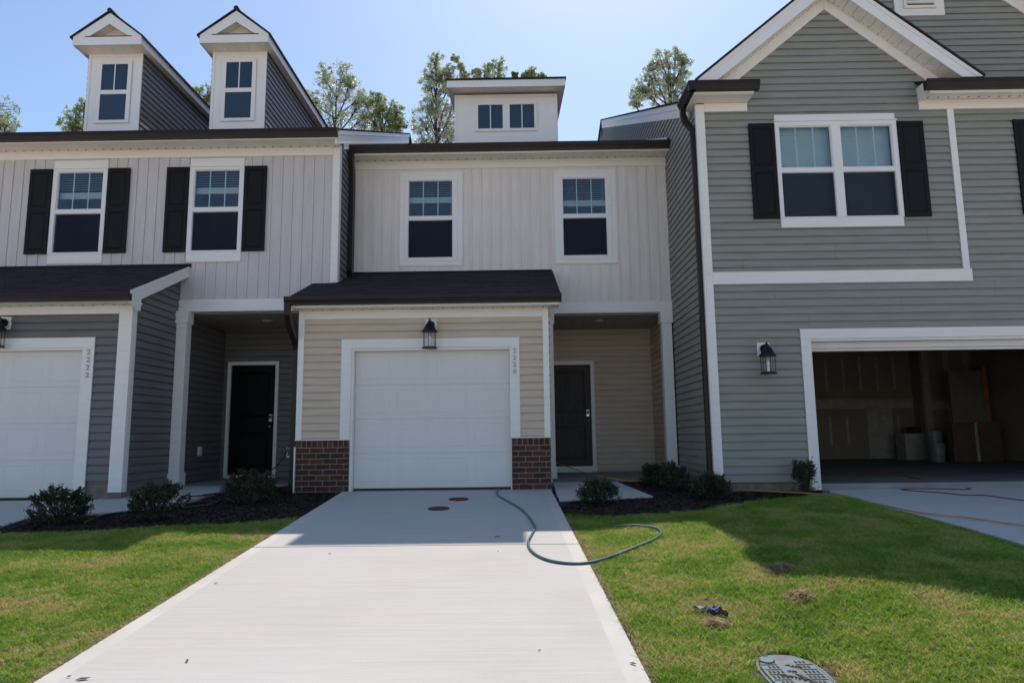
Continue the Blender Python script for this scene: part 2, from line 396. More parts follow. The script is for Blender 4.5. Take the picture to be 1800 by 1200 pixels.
def window(parent, P, x0, x1, z0, z1, lites, zr, gz, blind=None, casing=None, closed=False, screen=True, two=False, munt=2, m=WPANEL, depth=.8, apron=None):
    """lites: list of (gx0,gx1); zr=(rail lo, hi) or None; gz=(bottom,top)"""
    mb = MB(); f, b = P-.030, P+.05
    mb.box(x0, x1, f, b, gz[1], z1); mb.box(x0, x1, f, b, z0, gz[0])
    xs = [x0]+[v for l in lites for v in l]+[x1]
    for a, c in zip(xs[::2], xs[1::2]): mb.box(a, c, f+.0005, b, gz[0], gz[1])
    wn = mb.obj('window', m, parent, bevel=.003)
    for (a, c) in lites:
        if zr:
            MB().box(a, c, f+.004, b-.01, zr[0], zr[1]).obj('meeting_rail', m, wn, bevel=.002)
            sb = MB(); q = .012  # sash lips
            for (za, zb, yy) in ((zr[1], gz[1], P-.012), (gz[0], zr[0], P-.004)):
                sb.box(a, a+q, yy, P+.03, za, zb); sb.box(c-q, c, yy, P+.03, za, zb); sb.box(a+q, c-q, yy, P+.03, zb-q, zb); sb.box(a+q, c-q, yy, P+.03, za, za+q)
            sb.obj('sash', m, wn)
            MB().box(a+.004, c-.004, P+.012, P+.016, zr[1]+.004, gz[1]-.004).obj('pane', GLASS, wn)
            MB().box(a+.004, c-.004, P+.022, P+.026, gz[0]+.004, zr[0]-.004).obj('pane', GLASS, wn)
            if screen: MB().box(a+.006, c-.006, P-.006, P-.004, gz[0]+.006, zr[0]-.006).obj('insect_screen', SCREEN, wn)
            ut = zr[1]
        else:
            MB().box(a+.001, c-.001, P+.012, P+.016, gz[0]+.001, gz[1]-.001).obj('pane', GLASS, wn); ut = gz[0]
        for k in range(munt):
            xm = a+(c-a)*(k+1)/(munt+1); MB().box(xm-.009, xm+.009, P+.0165, P+.0215, ut+.003, gz[1]-.003).obj('muntin', MUNT if zr else WPANEL, wn)
        if blind is not None:
            bb = MB(); z = gz[1]+.01; yb = P+.11
            if closed:
                while z > blind:
                    bb.ext([(a-.02, yb, z), (a-.02, yb+.012, z+.036), (a-.02, yb+.015, z+.036), (a-.02, yb+.003, z)], (c-a+.04, 0, 0)); z -= .034
            else:
                while z > blind+.13:
                    bb.ext([(a-.02, yb-.018, z), (a-.02, yb+.022, z+.012), (a-.02, yb+.022, z+.015), (a-.02, yb-.018, z+.003)], (c-a+.04, 0, 0)); z -= .042
                for q in range(9): bb.box(a-.02, c+.02, yb-.02, yb+.022, blind+q*.012, blind+q*.012+.009)
            bb.obj('blind', BLIND, wn)
            MB().tube([(c-.05, yb-.03, gz[1]), (c-.052, yb-.03, blind-.25)], .003, 5).obj('blind_cord', BLIND, wn)
    ib = MB(); k = 0; X0, X1, Z0, Z1, Y0, Y1 = x0-.05, x1+.05, z0-.05, z1+.05, P+.101, P+depth
    ib.v = [(X0, Y0, Z0), (X1, Y0, Z0), (X1, Y0, Z1), (X0, Y0, Z1), (X0, Y1, Z0), (X1, Y1, Z0), (X1, Y1, Z1), (X0, Y1, Z1)]
    ib.f = [(4, 5, 6, 7), (0, 4, 7, 3), (1, 2, 6, 5), (3, 7, 6, 2), (0, 1, 5, 4)]
    ib.obj('interior', ROOMM, wn, recalc=False)
    if casing:
        cx0, cx1, cz0, cz1 = casing
        MB().box(cx0, cx1, P-.026, P, z1+.001, cz1).obj('head_casing', WHITE, wn, bevel=.002); MB().box(cx0, cx1, P-.026, P, cz0, z0-.001).obj('sill_casing', WHITE, wn, bevel=.002)
        if cx0 < x0-.01:
            MB().box(cx0, x0-.001, P-.0255, P, z0, z1).obj('side_casing', WHITE, wn, bevel=.002); MB().box(x1+.001, cx1, P-.0255, P, z0, z1).obj('side_casing', WHITE, wn, bevel=.002)
    return wn
def jchannel(parent, P, x0, x1, z0, z1, m, sides=True, t=.014, o=.021, bottom=True):
    mb = MB(); mb.box(x0-t, x1+t, P-o, P, z1+.001, z1+t)
    if bottom: mb.box(x0-t, x1+t, P-o, P, z0-t, z0-.001)
    if sides: mb.box(x0-t, x0-.001, P-o, P, z0, z1); mb.box(x1+.001, x1+t, P-o, P, z0, z1)
    return mb.obj('trim_channel', m, parent)
def roof_slab(parent, x0, x1, ya, za, yb, zb, m=SHING, t=.03, course=.143, name='roof', deck=.02):
    n = max(1, int(round(math.hypot(yb-ya, zb-za)/course))); mb = MB()
    D = Vector((0, yb-ya, zb-za)); N = Vector((0, -(zb-za), yb-ya)).normalized()
    a = Vector((0, ya, za))
    mb.ext([(x0, *(a-N*deck)[1:]), (x0, *a[1:]), (x0, *(a+D)[1:]), (x0, *(a+D-N*deck)[1:])], (x1-x0, 0, 0))
    for i in range(n):
        p = a+D*(i/n); q = a+D*((i+1)/n)
        mb.ext([(x0-.01, *(p+N*.0005)[1:]), (x0-.01, *(p+N*.013)[1:]), (x0-.01, *(q+N*.004)[1:]), (x0-.01, *(q+N*.0005)[1:])], (x1-x0+.02, 0, 0))
    return mb.obj(name, m, parent, recalc=True)
rng = random.Random(7)
def brick_pier(parent, x0, x1, y, z0, z1, seed=0):
    r = random.Random(seed)
    pier = MB().box(x0, x1, y+.006, y+.16, z0, z1).obj('brick_pier', MORT, parent)
    H, J = .0685, .0115; ms = [BR1, BR1, BR2, BR2, BR3, BR3, BR4]
    def brk(a, b, c, d):
        q = r.uniform(-.0015, .0015); cb = MB().box(a, b, y-.001+q, y+.09, c, d)
        cb.obj('brick', r.choice(ms), pier, bevel=.0025)
    top = z1-.003; x = x0+.004; n = int(round((x1-x0)/(H+J))); wv = (x1-x0-.004)/n-J
    for i in range(n): brk(x, x+wv, top-.0985, top); x += wv+J
    z = top-.0985-J; row = 0
    while z-H > z0-.03:
        L = .1935; x = x0+.003-(0 if row % 2 == 0 else (L+J)/2)
        while x < x1-.01:
            a = max(x, x0+.003); b = min(x+L, x1-.003)
            if b-a > .02: brk(a, b, max(z-H, z0-.02), z)
            x += L+J
        z -= H+J; row += 1
    return pier
def garage_door(parent, x0, x1, y, z0, z1, hc=True):
    gd = MB().box(x0, x1, y+.05, y+.055, z0, z1).obj('garage_door', DOORW, parent)
    n = 4; h = (z1-z0)/n; pw = (x1-x0)/4
    for i in range(n):
        za, zb = z0+i*h+.0012, z0+(i+1)*h-.0012
        rects = [(x0+k*pw+.055, x0+(k+1)*pw-.055, za+.075, zb-.075) for k in range(4)]
        panel_board('door_section', DOORW, gd, x0+.003, x1-.003, za, zb, y, .04, rects, .0036, .007, .003)
    MB().box(x0, x1, y+.004, y+.03, z0-.022, z0-.001).obj('weather_seal', BLK2, gd)
    return gd
def text(s, parent, x, y, z, size, m, name='house_number', ext=.006, rx=math.pi/2, rz=0, align='CENTER'):
    c = bpy.data.curves.new(name, 'FONT'); c.body = s; c.size = size; c.extrude = ext; c.align_x = align; c.offset = .0015*size/.1
    c.resolution_u = 3; c.materials.append(m)
    t_ = bpy.data.objects.new('tmp', c); me = bpy.data.meshes.new_from_object(t_); bpy.data.objects.remove(t_)
    o = bpy.data.objects.new(name, me); link(o, parent, (x, y, z)); o.rotation_euler = (rx, 0, rz); return o
def entry_door(parent, P, tx0, tx1, tz1, zf, m, dx0, dx1, dz1, zs):
    """P wall plane; trim outer tx0..tx1, top tz1; floor zf; door dx0..dx1 top dz1; sill top zs"""
    fr = MB(); fr.box(tx0, dx0, P-.03, P+.06, zf, tz1); fr.box(dx1, tx1, P-.03, P+.06, zf, tz1); fr.box(dx0, dx1, P-.03, P+.06, dz1, tz1)
    f = fr.obj('door_frame', WHITE, parent, bevel=.003)
    MB().box(tx0+.02, tx1+.01, P-.06, P+.06, zf, zs).obj('sill', WHITE, f, bevel=.003)
    w_ = dx1-dx0; h = dz1-zs
    d = panel_board('front_door', m, parent, dx0+.003, dx1-.003, zs+.002, dz1-.003, P+.015, .04, [(dx0+.12, dx1-.12, zs+.14, zs+.14+h*.32), (dx0+.12, dx1-.12, zs+h*.52, dz1-.13)], .014, .016, .008)
    kx = dx1-.07
    MB().box(kx-.032, kx+.032, P-.012, P+.015, zs+.98, zs+1.12).obj('keypad_lock', NICKEL, d, bevel=.006)
    MB().box(kx-.022, kx+.022, P-.016, P-.012, zs+1.03, zs+1.10).obj('keypad', BLK2, d)
    kn = MB().cyl((kx, P-.05, zs+.89), .024, .06, 14, .012, 'y'); kn.obj('door_knob', NICKEL, d, smooth=True)
    return d

# ================================================================== GROUND
def gz(x, y):
    z = .075+.06*(y+.1) if y > -12 else .075+.06*(-11.9)
    return z
def sm(t): t = max(0, min(1, t)); return t*t*(3-2*t)
def lawnz(x, y):
    z = gz(x, y)-.028
    if x < -1: z += .055*sm((-2.35-x)/1.6)*sm((y+8.5)/3.0)
    else:
        z += (.06*sm((x-.95)/.9)*sm((y+6.1)/1.0)+.10*sm((x-1.75)/1.4)*sm((y+8.5)/1.5))*(1-sm((x-4.0)/.75))
    return z
def dxl(y): return -2.29-.0258*(y+.07)
def dxr(y): return .78-.0258*(y+.07)
g = MB().box(-300, 300, -300, 300, -1.2, -.72).obj('ground', GROUND); tag(g, kind='structure')
def sheet(name, poly, m, th=.12, dz=0., parent=None, kind='structure', zf=gz):
    mb = MB(); n = len(poly)
    top = [(x, y, zf(x, y)+dz) for x, y in poly]; bot = [(x, y, z-th) for x, y, z in top]
    mb.v = top+bot; mb.f = [tuple(range(n)), tuple(range(2*n-1, n-1, -1))]+[(i, n+i, n+(i+1) % n, (i+1) % n) for i in range(n)]
    o = mb.obj(name, m, parent)
    if kind and parent is None: tag(o, kind=kind)
    return o
# middle driveway: slabs with troweled edge strips
drv = empty('driveway', (-.8, -3, gz(0, -3))); tag(drv, kind='structure')
for ya, yb in ((-3.62, -.015), (-7.6, -3.64), (-11.9, -7.62)):
    e = .115
    sheet('slab', [(dxl(ya)+e, ya), (dxr(ya)-e, ya), (dxr(yb)-e, yb), (dxl(yb)+e, yb)], CONC, parent=drv)
    sheet('edge_strip', [(dxl(ya), ya), (dxl(ya)+e, ya), (dxl(yb)+e, yb), (dxl(yb), yb)], CONCE, parent=drv)
    sheet('edge_strip', [(dxr(ya)-e, ya), (dxr(ya), ya), (dxr(yb), yb), (dxr(yb)-e, yb)], CONCE, parent=drv)
for ya in (-3.63, -7.61): sheet('expansion_joint', [(dxl(ya), ya-.010), (dxr(ya), ya-.010), (dxr(ya), ya+.010), (dxl(ya), ya+.010)], JOINT, th=.1, dz=-.006, parent=drv)
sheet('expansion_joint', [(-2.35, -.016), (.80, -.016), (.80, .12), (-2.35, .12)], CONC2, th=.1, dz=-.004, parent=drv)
# left neighbour driveway, walkways
ld = sheet('driveway', [(-11, -12), (-5.42, -12), (-5.50, -2.4), (-5.56, -1.9), (-5.64, -.50), (-11, -.50)], CONC)
wl = sheet('walkway', [(-5.62, -1.75), (-5.18, -1.68), (-4.75, -1.60), (-4.45, -1.2), (-4.24, -.7), (-4.17, .70), (-5.26, .70), (-5.32, -.47), (-5.62, -.47)], CONC, dz=.004)
wm = sheet('walkway', [(.845, -1.09), (2.12, -.80), (1.86, .72), (.845, .72)], CONC, dz=.004)
rd = sheet('driveway', [(4.80, -12), (11, -12), (11, -.40), (4.57, -.40), (4.64, -1.2), (4.69, -1.7), (4.78, -2.45), (4.83, -3.12), (4.84, -3.91)], CONC)
# porch slabs
def slab(name, x0, x1, y0, y1, za, zb):
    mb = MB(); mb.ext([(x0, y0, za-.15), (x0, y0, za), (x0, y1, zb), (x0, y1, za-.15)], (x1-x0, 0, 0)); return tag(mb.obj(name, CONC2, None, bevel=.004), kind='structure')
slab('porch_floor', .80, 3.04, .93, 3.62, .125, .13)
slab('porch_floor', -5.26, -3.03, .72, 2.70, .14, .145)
sheet('soil', [(-5.6, -11.9), (-2.0, -11.9), (-2.2, -1.6), (-5.6, -3.0)], MULCH, dz=-.05)
sheet('soil', [(.5, -11.9), (4.9, -11.9), (4.7, -1.2), (.7, -1.6)], MULCH, dz=-.05)
# mulch beds
def sm_poly(n, x0, x1): return [x0+(x1-x0)*i/n for i in range(n+1)]
def interp(pts, x):
    for (a, b), (c, d) in zip(pts, pts[1:]):
        if a <= x <= c: return b+(d-b)*(x-a)/(c-a)
    return pts[0][1] if x < pts[0][0] else pts[-1][1]
LE = [(-5.7, -3.05), (-5.0, -3.10), (-4.4, -3.05), (-3.9, -2.99), (-3.45, -2.72), (-3.0, -2.55), (-2.6, -2.33), (-2.2, -1.95)]
RE = [(.70, -1.95), (.95, -2.15), (1.49, -2.42), (2.34, -2.40), (3.06, -2.18), (3.62, -1.98), (4.2, -1.62), (4.70, -1.25)]
def grid(name, m, u0, u1, nu, nv, fy0, fy1, zf, amp=0, seed=1, xmap=None):
    r = random.Random(seed); mb = MB()
    for i in range(nu+1):
        for j in range(nv+1):
            x = u0+(u1-u0)*i/nu; ya, yb = fy0(x), fy1(x); y = ya+(yb-ya)*j/nv
            if xmap: x = xmap(i/nu, y)
            mb.v.append((x, y, zf(x, y)+r.uniform(-amp, amp)))
    for i in range(nu):
        for j in range(nv): a = i*(nv+1)+j; mb.f.append((a, a+nv+1, a+nv+2, a+1))
    return mb.obj(name, m, None, recalc=False)
def mulz(x, y): return gz(x, y)+.0
ml = grid('mulch_bed', MULCH, -5.62, -2.20, 70, 60, lambda x: interp(LE, x)-.05, lambda x: -.44 if x < -5.3 else (.71 if x < -3.02 else -.02), lambda x, y: gz(x, y)-.022-(.10 if x < -4.17 and y > -1.5 else 0), .012, 3)
tag(ml, kind='structure')
mr = grid('mulch_bed', MULCH, .75, 4.66, 70, 60, lambda x: interp(RE, x)-.05, lambda x: .92 if x < 3.09 else -.36, lambda x, y: gz(x, y)-.018-(.08 if x < 1.86 and y > -.75 else 0), .012, 4)
tag(mr, kind='structure')
def chips(name, region, n, seed, zoff):
    r = random.Random(seed); mb = MB()
    while n > 0:
        x, y = region(r)
        if x is None: continue
        n -= 1; z = gz(x, y)-.018+r.uniform(0, .022)+zoff; a = r.uniform(0, math.pi); L = r.uniform(.01, .035); W = r.uniform(.004, .010); t = r.uniform(-.5, .5)
        c, s = math.cos(a), math.sin(a); k = len(mb.v)
        for (u, v) in ((-L, -W), (L, -W), (L, W), (-L, W)): mb.v.append((x+u*c-v*s, y+u*s+v*c, z+u*t*.6+v*r.uniform(-1, 1)))
        mb.f.append((k, k+1, k+2, k+3))
    return tag(mb.obj(name, CHIP, None, recalc=False), 'loose dark shredded mulch chips', 'mulch', kind='stuff')
def regL(r):
    x = r.uniform(-5.55, -2.22); y = r.uniform(interp(LE, x)-.03, .70)
    if x > -3.02 and y > -.04: return None, None
    if x > dxl(y)-.03: return None, None
    if x < -4.12 and y > -1.7+max(0, (x+4.75))*.9: return None, None
    return x, y
def regR(r):
    x = r.uniform(.80, 4.62); y = r.uniform(interp(RE, x)-.03, .9)
    if x < dxr(y)+.03 or (x < 2.15 and y > -1.12+ (x-.84)*.22): return None, None
    if x > 3.05 and y > -.42: return None, None
    return x, y
chips('mulch_chips', regL, 9000, 5, 0); chips('mulch_chips', regR, 9000, 6, 0)
# lawns
def lxl(i, y): return -5.47+(dxl(y)-.028+.014*math.sin(y*9)+5.47)*i
def lxr(i, y):
    b = interp([(-12.5, 4.80), (-4.0, 4.83), (-3.1, 4.80), (-2.4, 4.76), (-1.7, 4.68), (-1.2, 4.62)], y)
    e_ = .026+.012*math.sin(y*8); return dxr(y)+e_+(b-dxr(y)-e_)*i
ll = grid('lawn', SOIL, -5.47, -2.2, 60, 120, lambda x: -11.8, lambda x: interp(LE, x), lawnz, .006, 8, lxl)
lr = grid('lawn', SOIL, .8, 4.7, 110, 260, lambda x: -11.8, lambda x: interp(RE, x), lawnz, .006, 9, lxr)
for o in (ll, lr): tag(o, kind='structure')
# grass tufts (geometry nodes on the lawns)
tc = bpy.data.collections.new('tuft_sources')
for k in range(7):
    r = random.Random(40+k); mb = MB()
    for b in range(15):
        a = r.uniform(0, 6.28); d = r.uniform(0, .024); h = r.uniform(.014, .036)*(1.4 if r.random() < .12 else 1); wd = r.uniform(.0014, .0026)
        px, py = d*math.cos(a), d*math.sin(a); la = r.uniform(0, 6.28); ln = r.uniform(.4, 1.9)*h; q = r.uniform(0, 6.28)
        cx, cy = wd*math.cos(q), wd*math.sin(q); n0 = len(mb.v)
        mx_, my_ = px+ln*.4*math.cos(la), py+ln*.4*math.sin(la); ex, ey = px+ln*math.cos(la), py+ln*math.sin(la)
        mb.v += [(px-cx, py-cy, -.005), (px+cx, py+cy, -.005), (mx_-cx*.8, my_-cy*.8, h*.6), (mx_+cx*.8, my_+cy*.8, h*.6), (ex, ey, h)]
        mb.f += [(n0, n0+1, n0+3, n0+2), (n0+2, n0+3, n0+4)]
    me = bpy.data.meshes.new('grass_tuft'); me.from_pydata(mb.v, [], mb.f); me.materials.append(GRASS)
    tc.objects.link(bpy.data.objects.new('grass_tuft', me))
def scatter_gn(name, target, dens, seed, smin, smax, coll, ymin=None):
    me = target.data.copy()
    bm = bmesh.new(); bm.from_mesh(me); off = wpos(target)
    bmesh.ops.delete(bm, geom=[f for f in bm.faces if f.calc_center_median().y+off.y < ymin or ((f.calc_center_median().x+off.x-1.70)/.205)**2+((f.calc_center_median().y+off.y+6.575)/.315)**2 < 1], context='FACES')
    bm.to_mesh(me); bm.free()
    o = bpy.data.objects.new(name, me); link(o, None, wpos(target))
    ng = bpy.data.node_groups.new('scatter', 'GeometryNodeTree'); ng.interface.new_socket('Geometry', in_out='INPUT', socket_type='NodeSocketGeometry'); ng.interface.new_socket('Geometry', in_out='OUTPUT', socket_type='NodeSocketGeometry')
    N = ng.nodes; L = ng.links; i = N.new('NodeGroupInput'); u = N.new('NodeGroupOutput'); d = N.new('GeometryNodeDistributePointsOnFaces'); d.inputs['Density'].default_value = dens; d.inputs['Seed'].default_value = seed
    ins = N.new('GeometryNodeInstanceOnPoints'); ci = N.new('GeometryNodeCollectionInfo'); ci.inputs[0].default_value = coll; ci.inputs['Separate Children'].default_value = True; ci.inputs['Reset Children'].default_value = True
    ins.inputs['Pick Instance'].default_value = True
    rv = N.new('FunctionNodeRandomValue'); rv.data_type = 'FLOAT_VECTOR'; rv.inputs[0].default_value = (-.15, -.15, 0); rv.inputs[1].default_value = (.15, .15, 6.283)
    rs = N.new('FunctionNodeRandomValue'); rs.data_type = 'FLOAT'; rs.inputs[2].default_value = smin; rs.inputs[3].default_value = smax; rs.inputs['Seed'].default_value = 3
    L.new(i.outputs[0], d.inputs['Mesh']); L.new(d.outputs['Points'], ins.inputs['Points']); L.new(ci.outputs[0], ins.inputs['Instance']); L.new(rv.outputs[0], ins.inputs['Rotation']); L.new(rs.outputs[1], ins.inputs['Scale'])
    L.new(ins.outputs[0], u.inputs[0])
    md = o.modifiers.new('scatter', 'NODES'); md.node_group = ng; return o
for t, s, lb in ((ll, 1, 'short patchy green grass left of the driveway'), (lr, 2, 'short patchy green grass right of the driveway')):
    tag(scatter_gn('grass', t, 2300, s, .45, 1.4, tc, -8.3), lb, 'grass', kind='stuff')
# dry thatch strands and clumps
def strands(name, pts_fn, n, seed, m, L=(.03, .09), w=.0013, lift=.02):
    r = random.Random(seed); mb = MB()
    for _ in range(n):
        x, y, z = pts_fn(r); a = r.uniform(0, 6.28); l = r.uniform(*L)/2; t = r.uniform(-.25, .25); k = len(mb.v); c, s = math.cos(a), math.sin(a); bn = r.uniform(-.3, .3)
        P0 = (x-l*c, y-l*s, z-l*t); P1 = (x+bn*l*s, y-bn*l*c, z+.006); P2 = (x+l*c, y+l*s, z+l*t)
        for p in (P0, P1, P2): mb.v += [(p[0]-w*s, p[1]+w*c, p[2]), (p[0]+w*s, p[1]-w*c, p[2]+.0006)]
        mb.f += [(k, k+1, k+3, k+2), (k+2, k+3, k+5, k+4)]
    return mb.obj(name, m, None, recalc=False)
def thL(r):
    y = r.uniform(-8, -2.6); x = lxl(r.random(), y); y = min(y, interp(LE, x)); return x, y, lawnz(x, y)+r.uniform(.008, .03)
def thR(r):
    while True:
        y = r.uniform(-8, -2.0); x = lxr(r.random(), y); y = min(y, interp(RE, x))
        if ((x-1.7)/.26)**2+((y+6.58)/.38)**2 > 1: return x, y, lawnz(x, y)+r.uniform(.008, .03)
tag(strands('thatch', thL, 2600, 11, STRAW), 'dry straw strands lying in the left lawn', 'straw', kind='stuff')
tag(strands('thatch', thR, 4200, 12, STRAW), 'dry straw strands lying in the right lawn', 'straw', kind='stuff')
def edge(fn, side):
    def f(r):
        y = r.uniform(-8, -2.2); x = fn(y)+side*abs(r.gauss(0, .025)); return x, y, gz(x, y)-.012+r.uniform(0, .014)
    return f
tag(strands('edge_straw', edge(dxl, -1), 3000, 13, STRAW, (.015, .05)), 'dead brown grass along the left driveway edge', 'straw', kind='stuff')
tag(strands('edge_straw', edge(dxr, 1), 2200, 14, STRAW, (.015, .05)), 'dead brown grass along the right driveway edge', 'straw', kind='stuff')
def clump(x0, y0, rx, ry, h, seed, n, label):
    def f(r):
        a = r.uniform(0, 6.28); q = math.sqrt(r.random()); x = x0+rx*q*math.cos(a); y = y0+ry*q*math.sin(a); return x, y, lawnz(x, y)+.022+h*(1-q*q)*r.random()
    return tag(strands('straw_clump', f, n, seed, STRAW, (.03, .10), .0016), label, 'straw clump', 'straw clumps on the right lawn')
clump(2.25, -4.93, .10, .07, .05, 21, 620, 'largest brown straw clump at the edge of the lawn shadow')
clump(2.16, -5.50, .09, .08, .035, 22, 380, 'straw clump round a small hole in the middle of the right lawn')
clump(1.50, -5.86, .07, .06, .035, 23, 240, 'small dark straw clump just before the blue cloth scrap')

# ================================================================== MIDDLE TOWNHOUSE (2220)
H = empty('townhouse', (-.8, .2, .1)); tag(H, 'middle townhouse with beige siding, brick piers and one closed white garage door numbered 2220', 'townhouse')
YM = 1.78
# garage front
hsiding(H, (0, 0), 0, -3.005, .79, .84, 2.70, .977, TAN, holes=[(-2.30, .31, 0, 2.31)])
for a, b in ((-3.005, -2.20), (.21, .79)): MB().box(a, b, .0, .1, .0, .84).obj('pier_core', SHEATH, H)
brick_pier(H, -2.99, -2.20, -.03, .03, .832, 1); brick_pier(H, .212, .782, -.03, .03, .832, 2)
MB().box(-3.01, -2.19, -.045, .0, .8325, .846).obj('ledge_trim', WHITE, H); MB().box(.20, .797, -.045, .0, .8325, .846).obj('ledge_trim', WHITE, H)
MB().box(-3.012, -2.993, -.05, .30, .06, .74).obj('flashing', WHITE, H)
tr = MB().box(-2.344, -2.195, -.033, .0, .8465, 2.199).box(.195, .344, -.033, .0, .8465, 2.199).box(-2.344, .344, -.033, .0, 2.2, 2.339)
gt = tr.obj('garage_trim', WHITE, H, bevel=.002)
jb = MB().box(-2.198, -2.160, -.005, .16, .05, 2.20).box(.195, .233, -.005, .16, .05, 2.20).box(-2.16, .195, -.005, .16, 2.165, 2.20)
jb.obj('garage_jamb', WHITE, H)
jchannel(H, 0, -2.344, .344, .85, 2.339, TAN, bottom=False)
garage_door(H, -2.159, .194, .115, .115, 2.165)
MB().box(-2.16, .195, .17, .20, .05, 2.2).obj('garage_interior_dark', BLK2, H)
for i, ch in enumerate('2220'): text(ch, gt, .270, -.036, 2.10-.105*i, .105, DIG)
for a, b in ((-3.005, -2.915), (.70, .79)): MB().box(a, b, -.032, .06, .847, 2.789).obj('corner_board', WHITE, H, bevel=.003)
MB().box(-2.9145, .6995, -.031, 0, 2.655, 2.789).obj('frieze_board', WHITE, H, bevel=.002)
soffit(H, -3.03, .93, -.285, .0, 2.79)
MB().box(-3.045, .94, -.30, -.286, 2.782, 2.93).obj('fascia', WHITE, H, bevel=.002)
MB().ext([(.931, -.285, 2.785), (.931, -.285, 2.90), (.931, 1.77, 3.76), (.931, 1.77, 3.62), (.931, .05, 2.90), (.931, .05, 2.785)], (.012, 0, 0)).obj('rake_board', WHITE, H)
MB().ext([(-3.045, -.285, 2.785), (-3.045, -.285, 2.90), (-3.045, 1.77, 3.76), (-3.045, 1.77, 3.62), (-3.045, .05, 2.90), (-3.045, .05, 2.785)], (.012, 0, 0)).obj('rake_board', WHITE, H)
roof_slab(H, -3.06, .955, -.335, 2.935, 1.77, 3.785, name='garage_roof')
MB().box(-2.66, .95, 1.740, 1.775, 3.775, 3.815).obj('roof_flashing', BLACK, H)
gutter(H, -3.12, .975, -.301, 2.815, .125, .10)
# garage side walls
hsiding(H, (-3.005, 3.62), -math.pi/2, 0, 3.56, .12, 2.85, .977, TAN, t=.08)
hsiding(H, (.79, .06), math.pi/2, 0, 3.56, .12, 3.0, .977, TAN, t=.08)
# downspout at left of garage
MB().tube([(-3.075, -.355, 2.83), (-3.075, -.345, 2.68), (-3.07, -.22, 2.50), (-3.06, .02, 2.30), (-3.06, .065, 2.20), (-3.06, .065, .30), (-3.06, .03, .16), (-3.09, -.22, .09)], 0, rect=(.085, .062)).obj('downspout', BRONZE, H)
# upper wall (board panels)
WM1 = (-1.71, -.745, 4.005, 5.60); WM2 = (1.108, 2.057, 4.005, 5.60)
vsiding(H, YM, -2.66, 3.085, 3.17, 5.80, TAUPE, holes=[WM1, WM2], phase=-2.66)
for (x0, x1, z0, z1), g0, g1 in ((WM1, -1.648, -.838), (WM2, 1.172, 1.968)):
    window(H, YM, x0, x1, z0, z1, [(g0, g1)], (4.772, 4.84), (4.072, 5.528), blind=5.135 if x0 < 0 else 5.03, casing=(x0-.09, x1+.09, z0-.085, z1+.085))
    jchannel(H, YM, x0-.09, x1+.09, z0-.085, z1+.085, TAUPE)
MB().box(-2.66, 3.085, YM-.028, YM, 5.745, 5.90).obj('frieze_board', WHITE, H, bevel=.002)
soffit(H, -2.65, 3.085, 1.414, YM, 5.90)
MB().box(-2.65, 3.085, 1.40, 1.413, 5.875, 6.03).obj('fascia', WHITE, H, bevel=.002)
gutter(H, -2.70, 3.075, 1.399, 5.905, .128, .105)
MB().box(3.040, 3.078, 1.36, 1.46, 6.02, 6.10).obj('roof_diverter', BRONZE, H)
MB().tube([(-2.612, 1.34, 5.91), (-2.612, 1.335, 5.74), (-2.61, 1.40, 5.62), (-2.61, 1.44, 5.50), (-2.61, 1.44, 3.76), (-2.60, 1.36, 3.69)], 0, rect=(.095, .15)).obj('downspout', BRONZE, H)
# main roof behind the gutter
roof_slab(H, -2.62, 3.085, 1.33, 5.985, 8.8, 9.15, name='roof', course=.3)
MB().ext([(-2.62, 8.8, 9.15), (-2.62, 16, 6.0), (-2.62, 16, 5.9), (-2.62, 8.8, 9.05)], (5.70, 0, 0)).obj('roof', SHING, H)
# back volume of the house (keeps daylight out)
MB().box(-2.64, 3.07, 3.75, 15.5, .0, 5.9).box(-2.64, 3.07, 2.7, 3.75, 3.2, 5.9).obj('rear_volume', SHEATH, H)
# porch
MB().box(.965, 3.09, 1.745, 1.95, 3.012, 3.212).obj('porch_beam', WHITE, H, bevel=.003)
MB().box(.79, .9645, 1.745, 1.95, 3.012, 3.212).obj('porch_beam', WHITE, H, bevel=.003)
def post(parent, x0, x1, y0, y1, z0, z1, cap=.20, base=.20):
    p = MB().box(x0+.012, x1-.012, y0+.012, y1-.012, z0, z1).obj('porch_post', WHITE, parent, bevel=.004)
    MB().box(x0-.008, x1+.008, y0-.008, y1+.008, z1-cap, z1-.001).obj('post_cap', WHITE, p, bevel=.003)
    MB().box(x0-.006, x1+.006, y0-.006, y1+.006, z0, z0+base).obj('post_base', WHITE, p, bevel=.003)
    return p
post(H, 2.862, 3.062, 1.69, 1.89, .125, 3.011); post(H, .80, .962, 1.69, 1.89, .125, 3.011)
YB = 3.60
hsiding(H, (0, YB), 0, .79, 3.05, .125, 3.0, .167, TAN, holes=[(.80, 1.84, 0, 2.34)])
hsiding(H, (3.045, YB), -math.pi/2, 0, 1.70, .125, 3.0, .167, TAN, t=.04)
MB().box(3.035, 3.048, 1.891, 1.93, .125, 3.0).obj('inside_corner', TAN, H)
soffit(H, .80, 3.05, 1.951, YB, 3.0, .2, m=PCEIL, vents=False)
MB().cyl((1.87, 2.50, 2.992), .085, .008, 20).obj('ceiling_light', WPANEL, H)
entry_door(H, YB, .80, 1.86, 2.355, .13, DDOOR, .87, 1.785, 2.275, .245)
